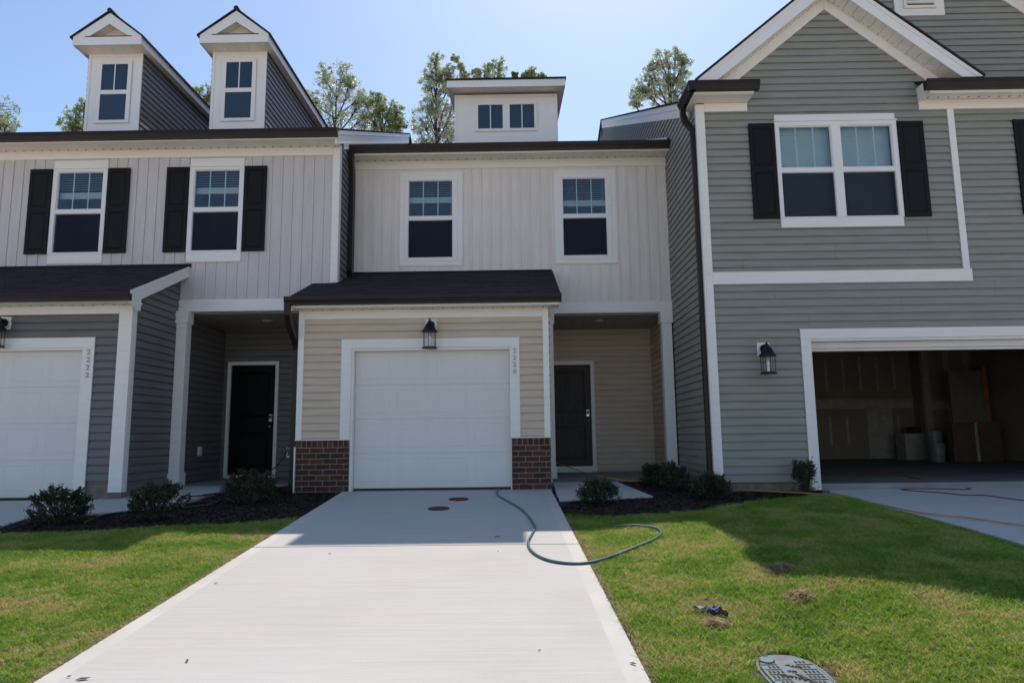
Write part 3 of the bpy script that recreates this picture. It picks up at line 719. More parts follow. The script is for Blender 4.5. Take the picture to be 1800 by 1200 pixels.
# cupola
CU = MB().ext([(-.845, 2.25, 6.2), (-.845, 2.25, 7.43), (-.845, 8.6, 8.55), (-.845, 8.6, 8.3)], (1.995, 0, 0)).obj('cupola', WPANEL, H)
MB().box(-.845, -.80, 2.238, 2.2485, 6.3, 7.43).box(1.105, 1.15, 2.238, 2.2485, 6.3, 7.43).box(-.80, 1.105, 2.239, 2.2485, 7.37, 7.43).obj('corner_trim', WPANEL, CU, bevel=.002)
cw = MB(); cw.box(-.452, .75, 2.222, 2.249, 7.215, 7.285).box(-.452, .75, 2.222, 2.249, 6.672, 6.73)
for a, b in ((-.452, -.387), (.088, .224), (.697, .75)): cw.box(a, b, 2.2225, 2.249, 6.73, 7.215)
cw.obj('cupola_window_frame', WPANEL, CU, bevel=.003)
for a, b in ((-.387, .088), (.224, .697)):
    MB().box(a, b, 2.238, 2.240, 6.73, 7.215).obj('cupola_pane', GLASS, CU)
    MB().box((a+b)/2-.009, (a+b)/2+.009, 2.232, 2.2375, 6.731, 7.214).obj('cupola_muntin', WPANEL, CU)
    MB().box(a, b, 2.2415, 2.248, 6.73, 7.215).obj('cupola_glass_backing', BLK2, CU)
sl = .18
def slp(y): return 7.415+sl*(y-1.9)
MB().ext([(-.95, 1.912, 7.42), (-.95, 1.912, 7.435), (-.95, 8.2, 8.55), (-.95, 8.2, 8.53)], (2.225, 0, 0)).obj('cupola_soffit', SOFF, CU)
x = -.95
while x < 1.27:
    MB().ext([(x+.004, 1.915, 7.413), (x+.004, 2.245, 7.413+sl*.33), (min(x+.17, 1.27)-.004, 2.245, 7.413+sl*.33), (min(x+.17, 1.27)-.004, 1.915, 7.413)], (0, 0, .006)).obj('cupola_soffit_panel', SOFF, CU); x += .17
MB().box(-.953, 1.278, 1.895, 1.911, 7.405, 7.545).obj('cupola_fascia', WPANEL, CU, bevel=.003)
for a in (-.962, 1.276): MB().ext([(a, 1.897, 7.41), (a, 1.897, 7.543), (a, 8.0, 8.63), (a, 8.0, 8.50)], (.011, 0, 0)).obj('cupola_rake', WPANEL, CU)
MB().ext([(-.985, 1.87, 7.545), (-.985, 1.87, 7.575), (-.985, 8.2, 8.70), (-.985, 8.2, 8.67)], (2.29, 0, 0)).obj('cupola_roof', SHING, CU)

# ================================================================== LEFT TOWNHOUSE (2222)
LH = empty('townhouse', (-7, -.3, .1)); tag(LH, 'left townhouse numbered 2222 with dark slate siding below, grey boards above and two roof dormers', 'townhouse')
YL, YV, XL = -.454, .85, -5.303
XE = -10.6
hsiding(LH, (0, YL), 0, -9.15, XL-.02, .26, 2.72, .192, SLATE, holes=[(-8.47, -5.83, 0, 2.34)])
MB().box(-5.83, XL-.19, YL+.004, YL+.1, -.02, .258).box(-9.15, -8.47, YL+.004, YL+.1, -.02, .258).box(XL-.19, XL-.012, YL+.004, YL+.1, -.02, .142).obj('foundation', FOUND, LH)
MB().box(XL-.1, XL-.008, YL+.101, YV, -.02, .20).obj('foundation', FOUND, LH)
tr = MB().box(-5.968, -5.818, YL-.033, YL, .06, 2.209).box(-8.48, -8.33, YL-.033, YL, .06, 2.209).box(-8.48, -5.818, YL-.033, YL, 2.21, 2.358)
gt2 = tr.obj('garage_trim', WHITE, LH, bevel=.002)
MB().box(-6.006, -5.969, YL-.005, YL+.16, .04, 2.21).box(-8.33, -8.292, YL-.005, YL+.16, .04, 2.21).box(-8.292, -6.006, YL-.005, YL+.16, 2.18, 2.21).obj('garage_jamb', WHITE, LH)
jchannel(LH, YL, -8.48, -5.818, .1, 2.358, SLATE, bottom=False)
garage_door(LH, -8.291, -6.007, YL+.115, .075, 2.18)
MB().box(-8.3, -6.0, YL+.17, YL+.20, .0, 2.2).obj('garage_interior_dark', BLK2, LH)
for i, ch in enumerate('2222'): text(ch, gt2, -5.893, YL-.036, 2.105-.112*i, .112, DIG)
MB().box(XL-.185, XL+.010, YL-.032, YL-.001, .144, 2.824).box(XL-.011, XL+.0105, YL, YL+.10, .144, 2.824).obj('corner_board', WHITE, LH, bevel=.003)
MB().box(-9.15, XL-.186, YL-.031, YL, 2.702, 2.824).obj('frieze_board', WHITE, LH, bevel=.002)
soffit(LH, -9.3, XL+.13, -.785, YL, 2.825)
MB().box(-9.3, XL+.145, -.80, -.786, 2.815, 2.93).obj('fascia', WHITE, LH, bevel=.002)
MB().ext([(-5.172, -.80, 2.795), (-5.172, -.80, 2.965), (-5.172, .845, 3.725), (-5.172, .845, 3.55), (-5.172, -.52, 2.90), (-5.172, -.52, 2.73), (-5.172, -.60, 2.72)], (.016, 0, 0)).obj('rake_board', WHITE, LH, bevel=.002)
MB().ext([(-5.155, -.82, 2.925), (-5.155, -.82, 2.972), (-5.155, .845, 3.735), (-5.155, .845, 3.69)], (.010, 0, 0)).obj('rake_trim', WHITE, LH)
roof_slab(LH, -9.35, -5.165, -.83, 2.955, .845, 3.725, name='garage_roof')
MB().box(-9.35, -5.12, .822, .849, 3.715, 3.775).obj('roof_flashing', BLACK, LH)
gutter(LH, -9.35, -5.135, -.801, 2.82, .12, .095)
hsiding(LH, (XL, YL+.10), math.pi/2, 0, YV-YL-.1, .20, 3.65, .06, SLATE, clip=lambda a, b: (max(0, (a+.04-2.88)/.475-.2), 9), polys=([], [[(0, .2), (YV-YL-.1, .2), (YV-YL-.1, 3.6), (0, 2.98)]]))
WL1 = (-7.562, -6.628, 3.966, 5.462); WL2 = (-5.222, -4.292, 3.966, 5.462)
WL3 = (-9.90, -8.966, 3.966, 5.462)
vsiding(LH, YV, XE, -2.68, 3.16, 5.70, GREYB, holes=[WL1, WL2, WL3], phase=-2.79)
for wi in (WL1, WL2, WL3):
    x0, x1, z0, z1 = wi
    window(LH, YV, x0, x1, z0, z1, [(x0+.075, x1-.075)], (4.676, 4.745), (4.0, 5.414), blind=4.975 if x0 < -6 else 5.03, casing=(x0+.006, x1-.006, 3.808, 5.612))
    MB().box(x0-.012, x1+.012, YV-.040, YV, 5.463, 5.476).obj('drip_cap', WHITE, LH)
    jchannel(LH, YV, x0+.006, x1-.006, 3.808, 5.612, GREYB, sides=False)
    for (a, b) in ((x0-.388, x0-.010), (x1+.010, x1+.388)): shutter(LH, a, b, 3.975, 5.462, YV)
MB().box(XE, -2.79, YV-.028, YV, 5.642, 5.785).obj('frieze_board', WHITE, LH, bevel=.002)
MB().box(-2.785, -2.664, YV-.032, YV, 3.42, 5.78).box(-2.682, -2.6635, YV, YV+.10, 3.42, 5.85).obj('corner_board', WHITE, LH, bevel=.003)
soffit(LH, XE, -2.66, .464, YV, 5.785)
MB().box(XE, -2.62, .45, .463, 5.765, 5.90).obj('fascia', WHITE, LH, bevel=.002)
gutter(LH, XE, -2.60, .449, 5.785, .132, .095)
hsiding(LH, (-2.664, YV+.10), math.pi/2, 0, 9.0, 3.3, 9.0, 3.36, SLATE, clip=lambda a, b: (max(0, (b-5.95)/.449), 6.9+(9.0-a)/.449*.0), polys=([], [[(0, 3.3), (9.0, 3.3), (9.0, 8.3), (6.6, 9.0), (0, 5.95)]]))
# right-hand gable rake of the main roof (slope .449)
zr_ = lambda y: 5.985+.449*(y-.55)
MB().ext([(-2.655, .45, zr_(.45)-.27), (-2.655, .45, zr_(.45)), (-2.655, 7.75, zr_(7.75)), (-2.655, 7.75, zr_(7.75)-.27)], (.028, 0, 0)).obj('rake_board', WHITE, LH, bevel=.002)
MB().ext([(-2.626, .45, zr_(.45)-.10), (-2.626, .45, zr_(.45)), (-2.626, 7.75, zr_(7.75)), (-2.626, 7.75, zr_(7.75)-.10)], (.022, 0, 0)).obj('rake_trim', WHITE, LH)
MB().ext([(-2.655, 1.0, zr_(1.0)-.37), (-2.655, 1.0, zr_(1.0)-.271), (-2.655, 7.7, zr_(7.7)-.271), (-2.655, 7.7, zr_(7.7)-.37)], (.016, 0, 0)).obj('rake_flashing', WHITE, LH)
roof_slab(LH, XE, -2.60, .40, zr_(.40)-.01, 7.78, zr_(7.78)+.0, name='roof', course=.3)
MB().ext([(XE, 7.79, zr_(7.79)), (XE, 15, zr_(7.79)-3.2), (XE, 15, zr_(7.79)-3.3), (XE, 7.79, zr_(7.79)-.1)], (8.0, 0, 0)).obj('roof', SHING, LH)
MB().box(XE, -2.78, 2.85, 15, 0, 5.7).box(XE, -2.78, 1.7, 2.85, 3.1, 5.7).box(XE, -5.42, .96, 2.85, 0, 3.0).obj('rear_volume', SHEATH, LH)
hsiding(LH, (XE, 15), -math.pi/2, 0, 14.1, 0, 5.9, .06, SLATE)
hsiding(LH, (-9.15, YV), -math.pi/2, 0, 1.30, .2, 2.9, .06, SLATE)
# porch
MB().box(-5.325, -3.02, .825, 1.02, 2.962, 3.162).obj('porch_beam', WHITE, LH, bevel=.003)
post(LH, -5.292, -5.098, .75, .95, .14, 2.961)
YBL = 2.68
hsiding(LH, (0, YBL), 0, XL, -3.0, .14, 2.95, .150, SLATE, holes=[(-5.17, -4.28, 0, 2.29)])
hsiding(LH, (XL, .96), math.pi/2, 0, YBL-.96, .14, 2.95, .150, SLATE, t=.04)
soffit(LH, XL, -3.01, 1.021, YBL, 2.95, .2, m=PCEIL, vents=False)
MB().cyl((-4.14, 1.72, 2.942), .085, .008, 20).obj('ceiling_light', WPANEL, LH)
entry_door(LH, YBL, -5.215, -4.235, 2.325, .145, BDOOR, -5.15, -4.30, 2.255, .20)
MB().box(-4.03, -3.90, YBL-.06, YBL-.022, .50, .70).obj('outlet_cover', WPANEL, LH, bevel=.006)
MB().box(-4.005, -3.925, YBL-.068, YBL-.0605, .55, .66).obj('outlet_face', SLATE, LH)
MB().box(XL+.022, XL+.05, 1.72, 1.84, .58, .74).obj('outlet_cover', WPANEL, LH, bevel=.006)
# dormers
def dormer(cx, label=None):
    yw, yf = 1.70, 1.36; x0, x1 = cx-.510, cx+.510; zs = 8.075
    fx0, fx1 = cx-.612, cx+.656; ap = (cx+.046, 8.715)
    D = MB().box(x0, x1, yw, yw+.08, 6.2, zs).obj('dormer', WPANEL, LH)
    MB().box(x0-.001, x0+.05, yw-.012, yw-.0005, 6.3, zs).box(x1-.05, x1+.001, yw-.012, yw-.0005, 6.3, zs).box(x0+.05, x1-.05, yw-.011, yw-.0005, zs-.05, zs).obj('corner_trim', WPANEL, D, bevel=.002)
    # side cheeks with planks
    yend = .4+(zs-5.92)/.449
    for sx, rot, u0 in ((x1, math.pi/2, yw+.08), (x0, -math.pi/2, None)):
        mb = MB(); mb.ext([(sx-.03 if rot > 0 else sx, yw+.081, 6.4), (sx-.03 if rot > 0 else sx, yw+.081, zs), (sx-.03 if rot > 0 else sx, yend, zs)], (.03, 0, 0)); mb.obj('dormer_side', SLATE, D)
    me = plank_mesh(SLATE); k = 0
    while True:
        zb = 6.45+k*EXP; k += 1
        if zb > zs-.02: break
        ye = min(yend, .4+(zb+EXP-5.92)/.449+.1); L = ye-yw-.012
        if L < .1: continue
        o = bpy.data.objects.new('dormer_plank', me); link(o, D, (x1, yw+.012, zb)); o.rotation_euler = (0, 0, math.pi/2); o.scale = (L, 1, 1)
        o = bpy.data.objects.new('dormer_plank', me); link(o, D, (x0, ye, zb)); o.rotation_euler = (0, 0, -math.pi/2); o.scale = (L, 1, 1)
    # window
    gx0, gx1 = cx-.238, cx+.252
    fr = MB(); fr.box(gx0-.075, gx1+.075, yw-.028, yw-.0125, 7.867, 7.94).box(gx0-.075, gx1+.075, yw-.028, yw-.0125, 6.70, 6.76)
    fr.box(gx0-.075, gx0, yw-.0285, yw-.0125, 6.76, 7.867).box(gx1, gx1+.075, yw-.0285, yw-.0125, 6.76, 7.867).box(gx0, gx1, yw-.027, yw-.0125, 7.268, 7.352)
    fr.obj('dormer_window_frame', WPANEL, D, bevel=.003)
    for a, b in ((6.76, 7.268), (7.352, 7.867)):
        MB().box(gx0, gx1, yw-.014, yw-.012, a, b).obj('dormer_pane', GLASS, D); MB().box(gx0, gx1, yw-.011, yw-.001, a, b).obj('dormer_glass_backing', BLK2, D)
    MB().box((gx0+gx1)/2-.009, (gx0+gx1)/2+.009, yw-.020, yw-.0145, 7.353, 7.866).obj('dormer_muntin', WPANEL, D)
    # eave box, soffits, pediment
    MB().box(fx0+.01, fx1-.01, yf+.012, yw-.001, zs+.013, zs+.02).box(x1, fx1-.01, yw, yend+.3, zs+.013, zs+.02).box(fx0+.01, x0, yw, yend+.3, zs+.013, zs+.02).obj('dormer_soffit', SOFF, D)
    n = 6; wv = (fx1-fx0-.02)/n
    for i in range(n): MB().box(fx0+.01+i*wv+.003, fx0+.01+(i+1)*wv-.003, yf+.014, yw-.002, zs, zs+.012).obj('dormer_soffit_panel', SOFF, D)
    y = yw
    while y < yend:
        MB().box(x1+.003, fx1-.012, y+.003, y+.197, zs, zs+.012).obj('dormer_soffit_panel', SOFF, D); y += .2
    MB().box(fx0, fx1, yf-.005, yf+.011, zs-.012, zs+.15).obj('dormer_fascia', WPANEL, D, bevel=.003)
    for a in (fx0-.004, fx1-.010): MB().box(a, a+.014, yf+.0115, yend+.35, zs-.011, zs+.149).obj('dormer_fascia', WPANEL, D, bevel=.002)
    zb = zs+.151; s = (ap[1]-zb)/(ap[0]-fx0)
    inn = .165; xa, xb = ap[0]-.37, ap[0]+.37
    for sgn, fx in ((-1, fx0), (1, fx1)):
        xi = ap[0]+sgn*.37
        MB().ext([(fx, yf-.004, zb), (ap[0], yf-.004, ap[1]-.02), (ap[0], yf-.004, ap[1]-.24), (xi, yf-.004, zb+.005), (xi, yf-.004, zb)], (0, .02, 0)).obj('dormer_rake', WPANEL, D, bevel=.002)
    MB().ext([(xa-.02, yf+.20, zb), (ap[0], yf+.20, ap[1]-.1), (xb+.02, yf+.20, zb)], (0, .02, 0)).obj('pediment_back', SOFF, D)
    for sgn in (-1, 1):
        MB().ext([(ap[0]+sgn*.42, yf+.017, zb), (ap[0], yf+.017, ap[1]-.235+.05), (ap[0], yf+.017, ap[1]-.245+.05), (ap[0]+sgn*.41, yf+.017, zb)], (0, .2, 0)).obj('pediment_soffit', SOFF, D)
    MB().box(xa-.06, xb+.06, yf-.018, yf-.0055, zb-.006, zb+.003).obj('pediment_flashing', TWIG, D)
    yr = .4+(ap[1]-5.92)/.449
    for sgn, fx in ((-1, fx0-.045), (1, fx1+.045)):
        zz = zb-.03; p = [(fx, yf-.03, zz), (ap[0], yf-.03, ap[1]), (ap[0], yf-.03, ap[1]+.028), (fx, yf-.03, zz+.028)]
        MB().ext(p, (0, yr-yf, 0)).obj('dormer_roof', SHING, D)
    MB().tube([(ap[0], yf-.035, ap[1]+.02), (ap[0], yr, ap[1]+.02)], .045, 8).obj('ridge_cap', SHING, D)
    return D
dormer(-4.836); dormer(-7.180)

# ================================================================== RIGHT TOWNHOUSE
RH = empty('townhouse', (7, -.2, .1)); tag(RH, 'right townhouse with sage green siding, a front gable and an open two-car garage', 'townhouse')
YR, XR, XRE = -.383, 3.095, 11.2
WR1 = (4.248, 6.082, 4.013, 5.520); WR2 = (8.225, 10.055, 4.013, 5.520)
hsiding(RH, (0, YR), 0, XR+.06, XRE, .185, 3.02, .176, SAGE, holes=[(4.47, 9.53, 0, 2.30)])
hsiding(RH, (0, YR), 0, XR+.06, 6.90, 3.16, 7.36, 3.2815, SAGE, holes=[WR1],
        clip=lambda a, b: (XR+.06, 6.90) if b < 6.16 else (5.135-(7.40-a)/.815, 5.135+(7.40-a)/.815),
        polys=(cells_of(XR+.02, 6.90, 3.02, 5.9, [WR1]), [[(XR+.02, 5.9), (7.0, 5.9), (6.95, 6.0), (5.135, 7.5), (3.2, 6.0)]]))
hsiding(RH, (0, YR), 0, 6.96, XRE, 3.02, 5.75, 2.976, SAGE, holes=[WR2])
MB().box(XR+.01, 4.47, YR+.004, YR+.1, -.05, .183).box(9.53, XRE, YR+.004, YR+.1, -.05, .183).obj('foundation', FOUND, RH)
# trims
MB().box(XR, XR+.105, YR-.032, YR+.02, .30, 5.82).box(XR, XR+.105, YR-.032, YR+.02, .19, .30).obj('corner_board', WHITE, RH, bevel=.003)
MB().box(XR+.1055, 6.985, YR-.034, YR, 3.025, 3.208).obj('band_board', WHITE, RH, bevel=.003)
MB().box(6.862, 6.960, YR-.033, YR, 3.2085, 5.68).obj('vertical_trim', WHITE, RH, bevel=.003)
MB().box(XR+.1, 6.995, YR-.022, YR, 3.010, 3.0245).obj('trim_channel', SAGE, RH)
MB().box(6.846, 6.8615, YR-.022, YR, 3.21, 5.68).obj('trim_channel', SAGE, RH)
def twin(wi):
    x0, x1, z0, z1 = wi
    window(RH, YR, x0, x1, z0, z1, [(x0+.062, x0+.848), (x0+.982, x1-.072)], (4.722, 4.79), (4.032, 5.455), blind=4.03, closed=True, casing=(x0+.005, x1-.015, 3.868, 5.632))
    MB().box(x0-.012, x1+.012, YR-.044, YR, 5.521, 5.536).obj('drip_cap', WHITE, RH)
    jchannel(RH, YR, x0+.005, x1-.015, 3.868, 5.632, SAGE)
    shutter(RH, x0-.396, x0-.012, 4.005, 5.494, YR); shutter(RH, x1+.008, x1+.392, 4.005, 5.494, YR)
twin(WR1); twin(WR2)
# gable eaves
ax = 5.135; yf = -.70
def sl2(x, off=0): return 6.04+.815*(ax-abs(x-ax)-3.03)+off
for sgn in (-1, 1):
    xo, xi = ax+sgn*2.105, ax
    fo = [(xo, yf, 6.04), (xi, yf, 7.755), (xi, yf, 7.755-.235), (xo-sgn*.288, yf, 6.04)]
    MB().ext(fo, (0, .02, 0)).obj('rake_fascia', WPANEL, RH, bevel=.002)
    MB().ext([(xo+sgn*.012, yf-.012, 6.04), (xi, yf-.012, 7.768), (xi, yf-.012, 7.768-.075), (xo-sgn*.080, yf-.012, 6.04)], (0, .0115, 0)).obj('rake_trim', WHITE, RH)
    # soffit panels, stepping up the slope
    n = 14
    for i in range(n):
        ta, tb = i/n+.002, (i+1)/n-.002
        A = Vector((xo-sgn*.288, 0, 6.045)); B = Vector((xi, 0, 7.755-.232)); p = A+(B-A)*ta; q = A+(B-A)*tb
        MB().ext([(p.x, yf+.021, p.z), (q.x, yf+.021, q.z), (q.x, YR-.035, q.z), (p.x, YR-.035, p.z)], (0, 0, .012)).obj('rake_soffit_panel', SOFF, RH)
    MB().ext([(xo-sgn*.288, yf+.021, 6.062), (xi, yf+.021, 7.541), (xi, YR+.02, 7.541), (xo-sgn*.288, YR+.02, 6.062)], (0, 0, .01)).obj('rake_soffit', SOFF, RH)
    n = 26; vb = MB()
    for i in range(1, n):
        t = i/n; A = Vector((xo-sgn*.288, 0, 6.045)); B = Vector((xi, 0, 7.755-.232)); p = A+(B-A)*t
        vb.box(p.x-.006, p.x+.006, YR-.085, YR-.073, p.z-.003, p.z+.002)
    vb.obj('soffit_vent', BLK2, RH)
    # frieze on the wall
    w0 = ax+sgn*1.655; w1 = ax+sgn*1.395
    MB().ext([(w0, YR-.034, 6.205), (ax, YR-.034, 7.555), (ax, YR-.034, 7.345), (w1, YR-.034, 6.207), (w1+sgn*.06, YR-.034, 6.15), (w0+sgn*.06, YR-.034, 6.15)], (0, .034, 0)).obj('frieze_board', WHITE, RH, bevel=.003)
    yv = -.02 if sgn < 0 else .36
    rs = [(xo+sgn*.03, yf-.03, 6.035), (xi, yf-.03, 7.775), (xi, 3.7 if sgn < 0 else .36, 7.775), (xo+sgn*.03, yv, 6.035)]
    MB().ext(rs, (0, 0, .033)).obj('gable_roof', SHING, RH)
# eave return at the left corner
EV = MB().box(2.985, 3.862, -.705, YR-.001, 5.905, 6.0).obj('eave_return', WHITE, RH, bevel=.003)
MB().box(2.985, 3.862, -.712, -.698, 5.84, 5.905).obj('return_fascia', WHITE, EV, bevel=.002)
MB().box(2.985, 3.862, -.697, YR-.036, 5.832, 5.90).obj('return_soffit', SOFF, EV, bevel=.002)
MB().box(XR+.106, 3.853, YR-.036, YR, 5.697, 5.831).obj('return_frieze', WHITE, EV, bevel=.002)
MB().box(2.982, XR, -.69, -.12, 5.84, 5.99).obj('side_eave', WHITE, EV, bevel=.003)
gutter(RH, 2.885, 3.925, -.713, 5.862, .135, .10)
mb = MB(); pr = [(0, 0), (.07, 0), (.078, .03), (.10, .075), (.115, .10), (.115, .135), (0, .135)]
mb.ext([(2.985-o*.95, -.80, 5.862+q) for o, q in pr], (0, .72, 0)); mb.obj('gutter', BRONZE, RH)
MB().tube([(2.93, -.20, 5.87), (2.93, -.20, 5.76), (2.955, -.24, 5.62), (3.035, -.31, 5.46), (3.045, -.318, 5.30), (3.045, -.318, .35), (3.045, -.34, .18), (3.02, -.50, .10)], 0, rect=(.08, .075)).obj('downspout', BRONZE, RH)
# eave of the right section
MB().box(6.445, XRE, -.685, YR-.001, 5.86, 5.99).obj('eave_box', WHITE, RH, bevel=.003)
soffit(RH, 6.46, XRE, -.685, YR-.035, 5.832)
MB().box(6.46, XRE, -.70, -.686, 5.79, 5.95).obj('fascia', WHITE, RH, bevel=.002)
MB().ext([(6.447, -.70, 5.80), (6.447, -.70, 6.03), (6.447, YR-.002, 6.03), (6.447, YR-.002, 5.68), (6.447, YR-.034, 5.68), (6.447, YR-.034, 5.80)], (.0125, 0, 0)).obj('eave_end', WHITE, RH)
MB().box(6.46, XRE, YR-.036, YR, 5.681, 5.831).obj('frieze_board', WHITE, RH, bevel=.002)
gutter(RH, 6.36, XRE, -.701, 5.83, .14, .10)
roof_slab(RH, 6.43, XRE, -.73, 5.965, .37, 6.47, name='front_roof')
# rear gable wall
YG = .38; gx, gsl = 7.09, .78
def gtop(x): return 7.98+gsl*(8.467-gx)-gsl*abs(x-gx)
zap = 7.98+gsl*(8.467-gx)
hsiding(RH, (0, YG), 0, 4.0, XRE, 6.0, zap-.05, 6.03, SAGE, clip=lambda a, b: (gx-(zap+.03-a)/gsl, gx+(zap+.03-a)/gsl), polys=([], [[(gx-3.6, 6.0), (XRE, 6.0), (XRE, gtop(XRE)), (gx, zap+.1), (gx-3.3, gtop(gx-3.3)+.1)]]))
MB().box(6.675, 7.50, YG-.045, YG-.0, 7.70, 8.42).obj('gable_vent', WHITE, RH, bevel=.003)
vt = MB().box(6.82, 7.36, YG-.072, YG-.046, 7.82, 8.30).obj('vent_frame', SOFF, RH, bevel=.004)
for i in range(5): MB().box(6.875, 7.305, YG-.078, YG-.0725, 7.87+i*.085, 7.885+i*.085).obj('vent_slat_gap', BLK2, vt)
for i in range(5): MB().ext([(6.87, YG-.078, 7.888+i*.085), (6.87, YG-.095, 7.895+i*.085), (6.87, YG-.074, 7.952+i*.085)], (.44, 0, 0)).obj('vent_slat', SOFF, vt)
for sgn in (-1, 1):
    hw = 4.1 if sgn > 0 else 1.9
    xb = gx+sgn*hw; zb = zap-gsl*hw
    MB().ext([(gx, YG-.034, zap+.27), (xb, YG-.034, zb+.27), (xb, YG-.034, zb), (gx, YG-.034, zap)], (0, .034, 0)).obj('frieze_board', WHITE, RH)
    MB().ext([(gx, .0, zap+.29), (xb, .0, zb+.29), (xb, .0, zb+.27), (gx, .0, zap+.27)], (0, YG-.035, 0)).obj('rake_soffit', SOFF, RH)
    MB().ext([(gx, -.02, zap+.52), (xb, -.02, zb+.52), (xb, -.02, zb+.27), (gx, -.02, zap+.27)], (0, .019, 0)).obj('rake_fascia', WPANEL, RH)
    MB().ext([(gx, -.05, zap+.55), (xb, -.05, zb+.55), (xb, -.05, zb+.52), (gx, -.05, zap+.52)], (0, 5.2, 0)).obj('gable_roof', SHING, RH)
# side wall towards the middle house, rake along it
zq = lambda y: 6.407+.452*(y-.697)
hsiding(RH, (XR, 12.0), -math.pi/2, 0, 12.36, .0, 10.7, .176, SAGE, clip=lambda a, b: (max(0, 12-10.25-(10.72-a)/.30), 12-((b-6.13)/.452+.697)+.25 if b > 5.85 else 12.36),
        polys=([], [[(0, 0), (12.36, 0), (12.36, 5.95), (12.05, 5.95), (12-9.9, 10.45), (0, 9.9)]]))
MB().box(XR-.0265, XR-.0005, YR-.031, YR+.035, .20, 5.82).obj('corner_board', WHITE, RH, bevel=.003)
MB().ext([(XR-.03, .0, zq(.0)-.27), (XR-.03, .0, zq(.0)), (XR-.03, 10.2, zq(10.2)), (XR-.03, 10.2, zq(10.2)-.27)], (.03, 0, 0)).obj('rake_board', WHITE, RH, bevel=.002)
MB().ext([(XR-.042, .0, zq(.0)-.12), (XR-.042, .0, zq(.0)), (XR-.042, 10.2, zq(10.2)), (XR-.042, 10.2, zq(10.2)-.12)], (.0115, 0, 0)).obj('rake_trim', WHITE, RH)
roof_slab(RH, XR-.06, 5.0, -.35, zq(-.35)+.01, 10.22, zq(10.22)+.01, name='roof', course=.3)
roof_slab(RH, 5.01, XRE, .9, zq(.9)+.01, 10.22, zq(10.22)+.01, name='roof', course=.3)
MB().ext([(XR-.06, 10.23, zq(10.23)+.02), (XR-.06, 16, zq(10.23)-1.9), (XR-.06, 16, zq(10.23)-2.0), (XR-.06, 10.23, zq(10.23)-.08)], (8.16, 0, 0)).obj('roof', SHING, RH)
MB().ext([(XR-.045, 10.2, zq(10.2)), (XR-.045, 10.2, zq(10.2)-.5), (XR-.045, 10.28, zq(10.2)-.5), (XR-.045, 10.28, zq(10.2))], (.04, 0, 0)).obj('rake_end', BRONZE, RH)
# mid flashing where the middle roof meets this wall
MB().ext([(XR-.03, 1.4, 6.03), (XR-.03, 1.4, 6.12), (XR-.03, 8.8, 9.30), (XR-.03, 8.8, 9.20)], (.012, 0, 0)).obj('step_flashing', WHITE, H)
MB().box(XR+.11, XRE, .9, 16, 2.9, 5.95).box(XR+.11, XRE, 6.6, 16, 0, 2.9).obj('rear_volume', SHEATH, RH)
# garage
gtR = MB().box(4.417, 4.562, YR-.034, YR, .06, 2.204).box(9.438, 9.583, YR-.034, YR, .06, 2.204).box(4.417, 9.583, YR-.034, YR, 2.205, 2.347).obj('garage_trim', WHITE, RH, bevel=.002)
MB().box(4.53, 4.565, YR-.004, YR+.16, .06, 2.205).box(9.435, 9.47, YR-.004, YR+.16, .06, 2.205).box(4.565, 9.435, YR-.004, YR+.16, 2.17, 2.205).obj('garage_jamb', WHITE, RH)
jchannel(RH, YR, 4.417, 9.583, .06, 2.347, SAGE, bottom=False)
gr = MB().box(4.6, 9.4, YR+.17, YR+.21, 2.085, 2.40).obj('raised_garage_door', WPANEL, RH, bevel=.004)
MB().ext([(4.6, YR+.19, 2.08), (4.6, YR+.20, 2.04), (4.6, YR+.9, 2.32), (4.6, YR+.9, 2.36)], (4.8, 0, 0)).obj('raised_section', DOORW, gr)
MB().box(4.6, 9.4, YR+.165, YR+.20, 2.045, 2.075).obj('bottom_seal', SOFF, gr)
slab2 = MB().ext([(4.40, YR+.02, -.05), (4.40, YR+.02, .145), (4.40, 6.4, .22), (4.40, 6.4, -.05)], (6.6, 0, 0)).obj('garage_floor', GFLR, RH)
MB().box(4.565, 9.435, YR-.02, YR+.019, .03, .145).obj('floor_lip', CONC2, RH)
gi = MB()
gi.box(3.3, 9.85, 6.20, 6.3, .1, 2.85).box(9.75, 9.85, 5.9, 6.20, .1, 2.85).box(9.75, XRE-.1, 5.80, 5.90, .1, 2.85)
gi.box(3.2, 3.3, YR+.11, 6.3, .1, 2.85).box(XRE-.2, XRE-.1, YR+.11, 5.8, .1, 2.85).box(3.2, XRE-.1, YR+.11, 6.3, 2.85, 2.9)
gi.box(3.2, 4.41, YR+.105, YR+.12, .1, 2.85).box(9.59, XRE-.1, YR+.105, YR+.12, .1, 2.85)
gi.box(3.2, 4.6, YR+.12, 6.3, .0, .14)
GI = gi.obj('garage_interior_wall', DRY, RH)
for i in range(12):   # taped drywall joints
    x = 5.3+i*.405
    if x > 9.7: break
    MB().box(x-.03, x+.03, 6.196, 6.1995, 1.83, 2.62).obj('joint_compound', MUD, GI)
    if not (i in (8, 9)): MB().box(x-.02, x+.04, 6.196, 6.1995, .52, 1.22).obj('joint_compound', MUD, GI)
MB().box(5.0, 9.74, 6.193, 6.1965, 1.40, 1.62).obj('joint_compound', MUD, GI)
MB().box(8.62, 9.22, 6.190, 6.1935, .22, 1.39).obj('joint_compound', MUD, GI)
for x in (9.86, 10.35, 10.8): MB().box(x-.05, x+.09, 5.796, 5.7995, .25, 2.7).obj('joint_compound', MUD, GI)
MB().box(9.95, 11.0, 5.793, 5.7955, 1.35, 1.55).obj('joint_compound', MUD, GI)
MB().box(5.0, 5.36, 6.10, 6.19, 1.0, 1.80).obj('electrical_panel', LIDD, RH, bevel=.004)

